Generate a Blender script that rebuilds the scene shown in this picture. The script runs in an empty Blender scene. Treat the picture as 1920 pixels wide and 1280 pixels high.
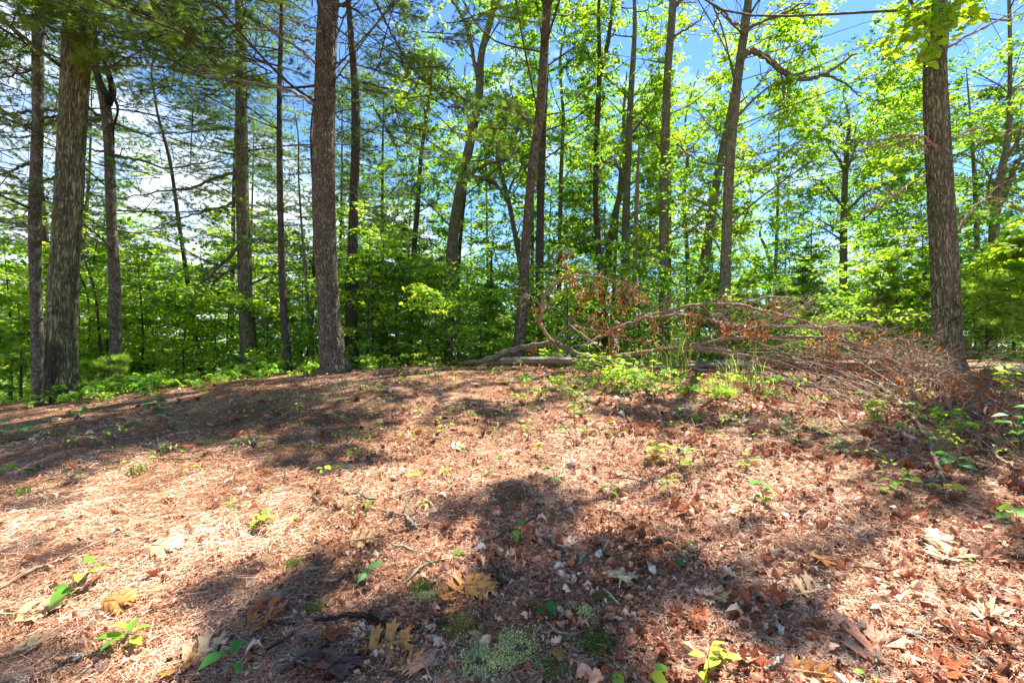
import bpy, math, random
import numpy as np
from math import radians as rad, sin, cos, pi, tan
from mathutils import Vector
C = bpy.context.scene.collection

# ------------------------------------------------------------------ camera
F = 853.0; HZ = 652.0; CAMZ = 1.30
cam = bpy.data.objects.new('camera', bpy.data.cameras.new('camera'))
C.objects.link(cam)
cam.data.sensor_width = 36.0
cam.data.lens = 36.0 * F / 1920.0
cam.data.clip_start = 0.05; cam.data.clip_end = 6000
cam.location = (0, 0, CAMZ)
PITCH = math.atan((HZ - 640.0) / F)
cam.rotation_euler = (pi/2 + PITCH, 0, 0)
bpy.context.scene.camera = cam

# ------------------------------------------------------------------ light
SUN_EL, SUN_AZ = 61.0, 36.0         # azimuth measured from straight ahead (+Y) towards the right (+X)
el, az = rad(SUN_EL), rad(SUN_AZ)
SUND = np.array([sin(az)*cos(el), cos(az)*cos(el), sin(el)])
sun = bpy.data.objects.new('sun', bpy.data.lights.new('sun', 'SUN'))
C.objects.link(sun)
sun.data.energy = 5.0
sun.data.angle = rad(0.5)
sun.data.color = (1.0, 0.95, 0.86)
sun.rotation_euler = Vector(SUND).to_track_quat('Z', 'Y').to_euler()

scene = bpy.context.scene
W = bpy.data.worlds.new("World"); scene.world = W; W.use_nodes = True
nt = W.node_tree; nt.nodes.clear()
def N(nt, t, **kw):
    n = nt.nodes.new(t)
    for k, v in kw.items():
        if k in n.bl_rna.properties: setattr(n, k, v)
        else: n.inputs[k].default_value = v
    return n
sky = N(nt, 'ShaderNodeTexSky', sky_type='NISHITA', sun_disc=False)
sky.sun_elevation = el; sky.sun_rotation = az
sky.air_density = 0.9; sky.dust_density = 0.0; sky.ozone_density = 2.0
bg = N(nt, 'ShaderNodeBackground', Strength=0.068)
wo = N(nt, 'ShaderNodeOutputWorld')
tc = N(nt, 'ShaderNodeTexCoord')
mp = N(nt, 'ShaderNodeMapping'); mp.inputs['Scale'].default_value = (1, 1, 2.2); mp.inputs['Location'].default_value = (0.35, 0.2, 0.1)
cn = N(nt, 'ShaderNodeTexNoise', Scale=2.4, Detail=7.0, Roughness=0.6)
sep = N(nt, 'ShaderNodeSeparateXYZ')
nt.links.new(tc.outputs['Generated'], mp.inputs['Vector']); nt.links.new(mp.outputs[0], cn.inputs['Vector'])
nt.links.new(tc.outputs['Generated'], sep.inputs[0])
def math_(nt, op, a, b=None, c=None, clamp=False):
    n = nt.nodes.new('ShaderNodeMath'); n.operation = op; n.use_clamp = clamp
    for i, v in enumerate((a, b, c)):
        if v is None: continue
        if isinstance(v, (int, float)): n.inputs[i].default_value = v
        else: nt.links.new(v, n.inputs[i])
    return n.outputs[0]
# more cloud low down and towards the left of the view
low = math_(nt, 'MULTIPLY_ADD', sep.outputs[2], -0.46, 0.17)
left = math_(nt, 'MULTIPLY', sep.outputs[0], -0.17)
s_ = math_(nt, 'ADD', cn.outputs['Fac'], low); s_ = math_(nt, 'ADD', s_, left)
cr = N(nt, 'ShaderNodeValToRGB'); cr.color_ramp.elements[0].position = 0.52; cr.color_ramp.elements[1].position = 0.70
nt.links.new(s_, cr.inputs[0])
tint = N(nt, 'ShaderNodeMix', data_type='RGBA', blend_type='MULTIPLY'); tint.inputs[0].default_value = 1.0
tint.inputs[7].default_value = (0.66, 0.88, 1.08, 1)
nt.links.new(sky.outputs[0], tint.inputs[6])
mx = N(nt, 'ShaderNodeMix', data_type='RGBA'); mx.inputs[7].default_value = (6.3, 6.8, 7.6, 1)
nt.links.new(cr.outputs[0], mx.inputs[0]); nt.links.new(tint.outputs[2], mx.inputs[6])
nt.links.new(mx.outputs[2], bg.inputs[0]); nt.links.new(bg.outputs[0], wo.inputs[0])

scene.view_settings.view_transform = 'Standard'; scene.view_settings.look = 'None'
scene.view_settings.exposure = 2.1; scene.view_settings.gamma = 1.0
scene.render.engine = 'CYCLES'
scene.cycles.max_bounces = 8; scene.cycles.diffuse_bounces = 5; scene.cycles.transmission_bounces = 5
scene.cycles.glossy_bounces = 2; scene.cycles.use_denoising = True

# ------------------------------------------------------------------ terrain
def splus(t): return np.logaddexp(0, 2.0*t)/2.0
_ys = np.linspace(-50, 4000, 40501)
_sl = np.interp(_ys, [-50, -6, 0, 5.5, 9.0, 12.5, 45, 70, 300, 600], [0.0, 0.06, 0.125, 0.125, 0.0, -0.24, -0.24, -0.10, -0.08, 0.0])
_A = np.cumsum(_sl)*0.1; _A -= np.interp(0.0, _ys, _A)
def h2(ix, iy, s=0):
    v = np.sin(ix*127.1 + iy*311.7 + s*74.7)*43758.5453
    return v - np.floor(v)
def vn2(x, y, s=0):
    ix, iy = np.floor(x), np.floor(y); fx, fy = x-ix, y-iy
    fx = fx*fx*(3-2*fx); fy = fy*fy*(3-2*fy)
    a = h2(ix, iy, s); b = h2(ix+1, iy, s); c = h2(ix, iy+1, s); d = h2(ix+1, iy+1, s)
    return (a*(1-fx)+b*fx)*(1-fy)+(c*(1-fx)+d*fx)*fy - 0.5
def vn3(x, y, z, s=0):
    iz = np.floor(z); fz = z-iz; fz = fz*fz*(3-2*fz)
    return vn2(x+iz*17.3, y+iz*9.1, s)*(1-fz) + vn2(x+(iz+1)*17.3, y+(iz+1)*9.1, s)*fz
def zg(x, y):
    x = np.asarray(x, float); y = np.asarray(y, float)
    r = np.hypot(x, y)
    z = np.interp(y, _ys, _A)
    z = z - 0.105*splus(np.minimum(-x-3.4, 60)) + 0.03*splus(np.minimum(x-1.5, 12)) - 0.02*splus(np.minimum(-x-9, 60)) - 0.10*splus(np.minimum(x-8.2, 40))
    k = np.clip((60-r)/60, 0, 1)
    z = z + 0.10*vn2(x*0.55+3, y*0.55)*k + 0.075*vn2(x*1.7, y*1.7, 1)*k + 0.018*vn2(x*5.1, y*5.1, 2)*k
    return z
def micro(x, y):
    return 0.012*vn2(x*17, y*17, 3) + 0.007*vn2(x*41, y*41, 4)
def at(px, py, Y):
    """point at picture place (px,py) and distance Y in front of the viewpoint"""
    a, b = (px-960.0)/F, (640.0-py)/F
    cp, sp = cos(PITCH), sin(PITCH)
    dx, dy, dz = a, cp - b*sp, sp + b*cp
    t = Y/dy
    return np.array([dx*t, Y, CAMZ + dz*t])
def proj(P):
    P = np.atleast_2d(P); d = P - np.array([0, 0, CAMZ]); cp, sp = cos(PITCH), sin(PITCH)
    f = d[:, 1]*cp + d[:, 2]*sp; u = -d[:, 1]*sp + d[:, 2]*cp
    f = np.where(f > 0.05, f, np.nan)
    return 960 + F*d[:, 0]/f, 640 - F*u/f
def above(px, py, Y, c=.03):
    """like at(), but never below the ground: comes nearer until it clears it"""
    p = at(px, py, Y)
    while p[2] < zg(p[0], p[1])+c and Y > 1.5: Y -= .08; p = at(px, py, Y)
    return p
def hit(px, py):
    for Y in np.arange(1.0, 16, 0.02):
        p = at(px, py, Y)
        if p[2] <= zg(p[0], p[1]): break
    p[2] = float(zg(p[0], p[1])); return p

# where the photograph shows leaves (0 = sky ... 9 = closed), 60 px cells, used to thin the crowns
D = np.array([[int(c) for c in r] for r in (
 "66788888887888889987653789997472",
 "66788888888888888876637899998326",
 "55688888888888887877778689999436",
 "45567878888887877777778989998668",
 "34445667888867667767877827887377",
 "44444456888875675765877826876357",
 "56644557788875435786788743655466",
 "88856668888888534788789863363478",
 "99978889999999866899999975644789",
 "99999999999999999999999988769999",
 "99999999999999999999999999999999")])/9.0
def dens(px, py):
    x = np.clip(px/60-0.5, 0, 30.99); y = np.clip(py/60-0.5, 0, 9.99)
    ix, iy = x.astype(int), y.astype(int); fx, fy = x-ix, y-iy
    return (D[iy, ix]*(1-fx)+D[iy, ix+1]*fx)*(1-fy) + (D[iy+1, ix]*(1-fx)+D[iy+1, ix+1]*fx)*fy
# where sun reaches the ground (0 = shade ... 9 = sun), from y=680, cells 80 x 40 px
Lm = np.array([[int(c) for c in r] for r in (
 "444444444555566777777777",
 "334334335536536677777777",
 "563322323552364113666655",
 "112234235898888887532556",
 "335575322479999986653225",
 "655777556674237788984256",
 "778686677851114787987435",
 "888888888821114777888777",
 "888879958873113457888886",
 "888853443686111126588998",
 "887521226532111215858998",
 "767311156211112563438999",
 "578521111111112474227899",
 "357731111111111366337799",
 "236631111111111377768899")])/9.0
def lit(px, py):
    x = np.clip(px/80-0.5, 0, 22.99); y = np.clip((py-680)/40-0.5, 0, 13.99)
    ix, iy = x.astype(int), y.astype(int); fx, fy = x-ix, y-iy
    return (Lm[iy, ix]*(1-fx)+Lm[iy, ix+1]*fx)*(1-fy) + (Lm[iy+1, ix]*(1-fx)+Lm[iy+1, ix+1]*fx)*fy
def ground_shadow(P):
    """where along the sun ray each point throws its shade on the ground"""
    G = P.copy()
    for _ in range(6):
        t = (G[:, 2] - zg(G[:, 0], G[:, 1]))/SUND[2]
        G = G - t[:, None]*SUND
    return G
def accept(P, rng, gpow=1.0, spow=1.3):
    px, py = proj(P)
    ok = np.ones(len(P))
    m = (px > -30) & (px < 1950) & (py > -30) & (py < 690)
    ok[m] = (dens(px[m], np.clip(py[m], 0, 690))*1.12)**(1.6*gpow)
    ok[~m & (P[:, 1] > 9)] = .4
    for T_ in TREES:
        if T_.Y < 8: continue
        tx, ty = proj(T_.S); o_ = np.argsort(ty); xi = np.interp(py, ty[o_], tx[o_])
        ok[m & (py < 500) & (P[:, 1] < T_.Y-.1) & (np.abs(px-xi) < 16+260./np.maximum(P[:, 1], 5))] *= .22
    G = ground_shadow(P); gx, gy = proj(G)
    s = (gx > -60) & (gx < 1980) & (gy > 690) & (gy < 1400) & (G[:, 1] > 0.8) & (G[:, 1] < 8.8)
    if s.any():
        l = lit(gx[s], gy[s])
        for ox, oy in ((.45, 0), (-.45, 0), (0, .45), (0, -.45)):
            Q = G[s]+np.array([ox, oy, 0]); Q[:, 2] = zg(Q[:, 0], Q[:, 1]); qx, qy = proj(Q); l = np.maximum(l, lit(np.nan_to_num(qx, nan=0), np.nan_to_num(qy, nan=1280)))
        ok[s] *= np.clip(1.05 - 1.45*l, 0, 1)**spow
    return rng.random(len(P)) < ok

TREES = []
# ------------------------------------------------------------------ mesh tools
class MB:
    def __init__(s): s.v = []; s.b = []; s.r = []; s.t = []; s.q = []; s.tm = []; s.qm = []; s.ts = []; s.qs = []; s.n = 0
    def add(s, V, T=None, Q=None, rnd=0.5, bco=None, mat=0, smooth=False):
        V = np.asarray(V, float).reshape(-1, 3); k = len(V)
        s.v.append(V); s.b.append(V if bco is None else np.asarray(bco, float).reshape(-1, 3))
        s.r.append(np.full(k, rnd) if np.isscalar(rnd) else np.asarray(rnd, float).reshape(-1))
        if T is not None and len(T):
            T = np.asarray(T, int)+s.n; s.t.append(T); s.tm.append(np.full(len(T), mat)); s.ts.append(np.full(len(T), smooth))
        if Q is not None and len(Q):
            Q = np.asarray(Q, int)+s.n; s.q.append(Q); s.qm.append(np.full(len(Q), mat)); s.qs.append(np.full(len(Q), smooth))
        s.n += k
    def scatter(s, proto, P, R, S, rnd, mat=0, smooth=False):
        v, T, Q = proto; n = len(P)
        if n == 0: return
        S = np.asarray(S, float)
        if S.ndim == 1: S = np.repeat(S[:, None], 3, 1)
        V = v[None]*S[:, None, :]
        V = np.einsum('nkj,nij->nki', V, R) + P[:, None, :]
        off = (np.arange(n)*len(v))[:, None, None]
        s.add(V, None if T is None else (T[None]+off).reshape(-1, 3), None if Q is None else (Q[None]+off).reshape(-1, 4),
              np.repeat(rnd, len(v)), None, mat, smooth)
    def build(s, name, mats, parent=None, origin=None):
        me = bpy.data.meshes.new(name)
        if s.n:
            V = np.concatenate(s.v)
            if origin is not None: V = V - np.asarray(origin)
            T = np.concatenate(s.t) if s.t else np.zeros((0, 3), int); Q = np.concatenate(s.q) if s.q else np.zeros((0, 4), int)
            me.vertices.add(len(V)); me.vertices.foreach_set('co', V.astype(np.float32).ravel())
            me.loops.add(T.size+Q.size)
            me.loops.foreach_set('vertex_index', np.concatenate([T.ravel(), Q.ravel()]).astype(np.int32))
            me.polygons.add(len(T)+len(Q))
            me.polygons.foreach_set('loop_start', np.concatenate([np.arange(len(T))*3, len(T)*3+np.arange(len(Q))*4]).astype(np.int32))
            cat = lambda a, b: np.concatenate(a+b)
            me.polygons.foreach_set('material_index', cat(s.tm, s.qm).astype(np.int32))
            me.polygons.foreach_set('use_smooth', cat(s.ts, s.qs).astype(bool))
            me.update(calc_edges=True)
            a = me.attributes.new('rnd', 'FLOAT', 'POINT'); a.data.foreach_set('value', np.concatenate(s.r).astype(np.float32))
            a = me.attributes.new('bco', 'FLOAT_VECTOR', 'POINT'); a.data.foreach_set('vector', np.concatenate(s.b).astype(np.float32).ravel())
        for m in (mats if isinstance(mats, (list, tuple)) else [mats]): me.materials.append(m)
        o = bpy.data.objects.new(name, me); C.objects.link(o)
        if parent is not None: o.parent = parent
        elif origin is not None: o.location = origin
        return o
def nrm(v): return v/np.maximum(np.linalg.norm(v, axis=-1, keepdims=True), 1e-9)
def frames(Yd, Zh):
    Y = nrm(Yd); X = nrm(np.cross(Y, Zh)); Z = np.cross(X, Y)
    return np.stack([X, Y, Z], axis=-1)
def rframes(Yd, rng, up=1.0, jit=0.6):
    n = len(Yd)
    return frames(Yd, np.array([0, 0, up])+rng.normal(0, jit, (n, 3)))
def spline(pts, k=6):
    P = np.asarray(pts, float)
    if len(P) < 3: return np.array([P[0]+(P[-1]-P[0])*t for t in np.linspace(0, 1, k+1)])
    E = np.vstack([2*P[0]-P[1], P, 2*P[-1]-P[-2]]); out = []
    for i in range(1, len(E)-2):
        for t in np.arange(k)/k:
            a, b, c, d = E[i-1], E[i], E[i+1], E[i+2]
            out.append(0.5*((2*b)+(c-a)*t+(2*a-5*b+4*c-d)*t*t+(3*b-a-3*c+d)*t**3))
    out.append(P[-1]); return np.array(out)
def tube(mb, path, radii, n=8, mat=0, rnd=0.5, cap=True, disp=None, smooth=True):
    P = np.asarray(path, float); m = len(P); radii = np.interp(np.linspace(0, 1, m), np.linspace(0, 1, len(radii)), radii)
    T = nrm(np.gradient(P, axis=0)); ref = np.array([0.0, 1, 0]) if abs(T[0][1]) < 0.8 else np.array([1.0, 0, 0])
    U = []; u = nrm(ref - T[0]*np.dot(ref, T[0]))
    for t in T:
        u = nrm(u - t*np.dot(u, t)); U.append(u)
    U = np.array(U); Vv = np.cross(T, U)
    th = np.linspace(0, 2*pi, n, endpoint=False)
    L = np.concatenate([[0], np.cumsum(np.linalg.norm(np.diff(P, axis=0), axis=1))])
    rr = np.repeat(radii[:, None], n, 1)
    c, s_ = np.cos(th)[None], np.sin(th)[None]
    bco = np.stack([rr*c, rr*s_, np.repeat(L[:, None], n, 1)], -1)
    if disp is not None: rr = rr + disp(bco, L[:, None]+0*rr, th[None]+0*rr)
    V = P[:, None]+(U[:, None]*c[..., None]+Vv[:, None]*s_[..., None])*rr[..., None]
    i = np.arange(m-1)[:, None]*n; j = np.arange(n)[None]; j2 = (j+1) % n
    Q = np.stack([i+j, i+j2, i+n+j2, i+n+j], -1).reshape(-1, 4)
    V = V.reshape(-1, 3); B = bco.reshape(-1, 3); Tt = None
    if cap:
        V = np.vstack([V, P[0], P[-1]]); B = np.vstack([B, [0, 0, 0], [0, 0, L[-1]]]); a = m*n
        k = np.arange(n); Tt = np.vstack([np.stack([np.full(n, a), (k+1) % n, k], 1), np.stack([np.full(n, a+1), (m-1)*n+k, (m-1)*n+(k+1) % n], 1)])
    mb.add(V, Tt, Q, rnd, B, mat, smooth)
# prototypes (x across, y along, z normal)
def P_(v, T=None, Q=None): return (np.array(v, float), None if T is None else np.array(T), None if Q is None else np.array(Q))
LEAF4 = P_([(0, 0, 0), (-.27, .45, .05), (0, 1, -.08), (.27, .45, .05)], [(0, 2, 1), (0, 3, 2)])
_o = [(.0, 0), (.10, .12), (.24, .3), (.30, .5), (.22, .72), (.10, .88), (0, 1)]
def leaf_rows(rows, curl=0.0, fold=0.12, droop=0.25):
    v = []; T = []
    for (w, y) in rows:
        z = -droop*y*y + curl*sin(y*pi)
        v += [(-w, y, z+fold*w*3), (0, y, z), (w, y, z+fold*w*3)]
    for i in range(len(rows)-1):
        a = i*3; b = a+3
        T += [(a, a+1, b+1), (a, b+1, b), (a+1, a+2, b+2), (a+1, b+2, b+1)]
    return P_(v, T)
LEAFN = leaf_rows(_o)
LEAFT = leaf_rows([(w*.62, y) for w, y in _o], 0.0, 0.2, 0.35)
def lobed(lobes, wmax=.42, deep=.35, curl=.15, twist=0.0, seed=0, step=5):
    """pointed spreading lobes either side of a midrib, like a pin oak leaf"""
    r = random.Random(seed); v = []; T = []
    def zz(x, y): return curl*(y-.5)**2*1.6 - curl*.35 + abs(x)**1.3*curl*1.4 + .03*sin(9*x+7*y) + twist*x*(y-.5)
    def poly(pts):
        k = len(v); v.extend((x, y, zz(x, y)) for x, y in pts); T.extend((k, k+i, k+i+1) for i in range(1, len(pts)-1))
    bw = .05
    poly([(-.012, 0), (.012, 0), (.014, .25), (-.014, .25)])
    poly([(0, .2), (bw, .28), (bw*1.2, .6), (bw*.8, .86), (0, .95), (-bw*.8, .86), (-bw*1.2, .6), (-bw, .28)])
    for s_ in (-1, 1):
        for i in range(lobes):
            t = .30+.50*i/(lobes-1)+r.uniform(-.03, .03); w = wmax*(.62+.62*sin(pi*(i+.6)/lobes))*r.uniform(.7, 1.15)
            up = r.uniform(.08, .16)+.10*i/lobes; h_ = r.uniform(.05, .075)
            poly([(s_*bw*.3, t-h_), (s_*bw*.3, t+h_*1.9), (s_*w*.45, t+up*.55+h_*1.15), (s_*w*.72, t+up+h_*1.7), (s_*w*.70, t+up*.95+h_*.4), (s_*w, t+up+.03), (s_*w*.74, t+up*.75-h_*.5), (s_*w*.86, t+up*.4-h_*.9), (s_*w*.5, t+up*.3-h_*.8)])
    poly([(-bw*.6, .84), (bw*.6, .84), (.10, 1.0), (.03, .97), (0, 1.08), (-.04, .97), (-.11, .99)])
    return P_(v, T)
def maple():
    pts = []
    for a, r in [(-90, .12), (-60, .30), (-35, .55), (-20, .38), (0, .78), (18, .42), (38, .62), (52, .48), (70, .80), (90, 1.0)]:
        pts.append((a, r))
    full = [(r*cos(rad(a)), r*sin(rad(a))) for a, r in pts] + [(-r*cos(rad(a)), r*sin(rad(a))) for a, r in pts[-2:0:-1]]
    v = [(0, .25, 0)] + [(x*.8, .25+y*.75, -.18*(x*x+y*y)+.03*sin(8*x)) for x, y in full]; n = len(full)
    return P_(v, [(0, 1+i, 1+(i+1) % n) for i in range(n)])
MAPLE = maple()
ROD = P_([(cos(a), 0, sin(a)) for a in (0, 2.094, 4.189)]+[(.5*cos(a), 1, .5*sin(a)) for a in (0, 2.094, 4.189)], None, [(0, 1, 4, 3), (1, 2, 5, 4), (2, 0, 3, 5)])
def tuft(n, seed, spread=.9, w=.022):
    r = np.random.default_rng(seed); v = []; T = []
    for i in range(n):
        a = r.uniform(0, 2*pi); s = r.uniform(.25, 1)*spread; L = r.uniform(.75, 1.1)
        d = np.array([cos(a)*s, 1.0, sin(a)*s*.8]); d = d/np.linalg.norm(d)*L; sd = nrm(np.cross(d, r.normal(size=3)))*w
        b = np.array([0, -.25*r.random(), 0]); k = len(v); v += [b-sd, b+sd, b+d]; T.append((k, k+1, k+2))
    return P_(v, T)
TUFT = [tuft(12, i, 1.0, .026) for i in range(4)]
def needle_strip(curve):
    v = []; T = []
    for i, y in enumerate((-.5, 0, .5)):
        x = curve*(y*y); v += [(x-.5, y, 0), (x+.5, y, 0)]
    for a in (0, 2): T += [(a, a+1, a+3), (a, a+3, a+2)]
    return P_(v, T)

# ------------------------------------------------------------------ materials
def mat(name):
    m = bpy.data.materials.new(name); m.use_nodes = True; nt = m.node_tree; nt.nodes.clear(); return m, nt
def ramp(nt, fac, stops, interp='LINEAR'):
    c = nt.nodes.new('ShaderNodeValToRGB'); c.color_ramp.interpolation = interp
    e = c.color_ramp.elements
    while len(e) < len(stops): e.new(0.5)
    for i, (p, col) in enumerate(stops): e[i].position = p; e[i].color = (*col, 1)
    nt.links.new(fac, c.inputs[0]); return c.outputs[0]
def leafmat(name, stops, trans=(1.25, 1.15, .55), tf=.5, rough=.5, spec=.25, mottle=0.):
    m, nt = mat(name); L = nt.links
    at_ = N(nt, 'ShaderNodeAttribute', attribute_name='rnd')
    col = ramp(nt, at_.outputs['Fac'], stops)
    if mottle:
        g_ = N(nt, 'ShaderNodeNewGeometry'); nz = N(nt, 'ShaderNodeTexNoise', Scale=mottle, Detail=6.0, Roughness=.7); L.new(g_.outputs['Position'], nz.inputs['Vector'])
        mm = N(nt, 'ShaderNodeMix', data_type='RGBA', blend_type='MULTIPLY'); mm.inputs[0].default_value = 1; L.new(col, mm.inputs[6])
        L.new(ramp(nt, nz.outputs['Fac'], [(.3, (.28, .20, .16)), (.48, (.85, .80, .74)), (.7, (1.15, 1.12, 1.08))]), mm.inputs[7]); col = mm.outputs[2]
    p = N(nt, 'ShaderNodeBsdfPrincipled'); p.inputs['Roughness'].default_value = rough; p.inputs['Specular IOR Level'].default_value = spec
    L.new(col, p.inputs['Base Color'])
    o = N(nt, 'ShaderNodeOutputMaterial')
    if tf > 0:
        t = N(nt, 'ShaderNodeBsdfTranslucent'); mu = N(nt, 'ShaderNodeMix', data_type='RGBA', blend_type='MULTIPLY'); mu.inputs[0].default_value = 1
        mu.inputs[7].default_value = (*trans, 1); L.new(col, mu.inputs[6]); L.new(mu.outputs[2], t.inputs[0])
        ms = N(nt, 'ShaderNodeMixShader'); ms.inputs[0].default_value = tf
        L.new(p.outputs[0], ms.inputs[1]); L.new(t.outputs[0], ms.inputs[2]); L.new(ms.outputs[0], o.inputs[0])
    else: L.new(p.outputs[0], o.inputs[0])
    return m
M = {}
M['leaf'] = leafmat('oak_foliage', [(0, (.05, .14, .022)), (.35, (.10, .235, .028)), (.65, (.18, .33, .032)), (1, (.32, .43, .045))], (1.6, 1.6, .52), .55)
M['leaf_dark'] = leafmat('understory_foliage', [(0, (.08, .19, .025)), (.4, (.16, .33, .035)), (.8, (.28, .47, .05)), (1, (.44, .57, .08))], (1.5, 1.5, .6), .55)
M['leaf_far'] = leafmat('distant_foliage', [(0, (.07, .17, .035)), (.6, (.15, .29, .05)), (1, (.28, .42, .07))], (1.5, 1.5, .6), .5)
M['needle'] = leafmat('pine_needles', [(0, (.045, .11, .03)), (.5, (.095, .185, .038)), (1, (.23, .33, .05))], (1.5, 1.5, .6), .45)
M['needle_young'] = leafmat('young_pine_needles', [(0, (.13, .24, .04)), (.5, (.21, .36, .06)), (1, (.34, .47, .08))], (1.5, 1.5, .6), .5)
M['seedling'] = leafmat('seedling_leaf', [(0, (.06, .20, .03)), (.5, (.16, .36, .04)), (1, (.42, .55, .06))], (1.5, 1.4, .5), .5)
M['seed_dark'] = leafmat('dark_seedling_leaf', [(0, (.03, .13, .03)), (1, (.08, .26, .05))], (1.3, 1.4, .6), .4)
M['grass'] = leafmat('grass_blade', [(0, (.05, .12, .025)), (.7, (.13, .24, .045)), (1, (.40, .45, .18))], (1.4, 1.3, .6), .45)
M['dead_leaf'] = leafmat('dead_hanging_leaf', [(0, (.12, .04, .018)), (.5, (.30, .105, .038)), (.85, (.48, .20, .08)), (1, (.62, .40, .24))], (1.2, 1.0, .7), .3)
M['litter'] = leafmat('litter_leaf', [(0, (.07, .026, .014)), (.2, (.27, .085, .038)), (.45, (.47, .19, .10)), (.7, (.63, .36, .235)), (.88, (.76, .57, .43)), (1, (.82, .66, .52))], (1.1, .9, .7), .15, mottle=70.)
M['litter_needle'] = leafmat('litter_needle', [(0, (.08, .033, .015)), (.35, (.32, .14, .07)), (.7, (.60, .34, .21)), (1, (.83, .63, .46))], tf=0)
M['oak_orange'] = leafmat('orange_oak_leaf', [(0, (.42, .17, .045)), (1, (.58, .29, .09))], (1.2, 1, .7), .2, mottle=45.)
M['oak_tan'] = leafmat('tan_oak_leaf', [(0, (.50, .34, .17)), (1, (.66, .50, .28))], (1.1, 1, .8), .2, mottle=45.)
M['oak_pink'] = leafmat('pink_oak_leaf', [(0, (.52, .24, .15)), (1, (.66, .36, .24))], (1.1, 1, .8), .2, mottle=45.)
M['oak_pale'] = leafmat('pale_leaf', [(0, (.66, .50, .27)), (1, (.80, .62, .38))], (1.1, 1, .8), .2, mottle=45.)
M['oak_red'] = leafmat('red_brown_leaf', [(0, (.26, .07, .03)), (1, (.42, .13, .05))], (1.2, 1, .8), .2, mottle=45.)
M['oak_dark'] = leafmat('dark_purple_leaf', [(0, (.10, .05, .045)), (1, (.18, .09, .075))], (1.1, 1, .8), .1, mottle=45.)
M['mossy'] = leafmat('moss', [(0, (.05, .08, .01)), (.5, (.12, .17, .02)), (1, (.25, .30, .04))], (1, 1, 1), .2)
M['lichen'] = leafmat('lichen', [(0, (.34, .36, .10)), (.5, (.58, .58, .20)), (1, (.78, .76, .38))], (1, 1, 1), .1)

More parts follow.
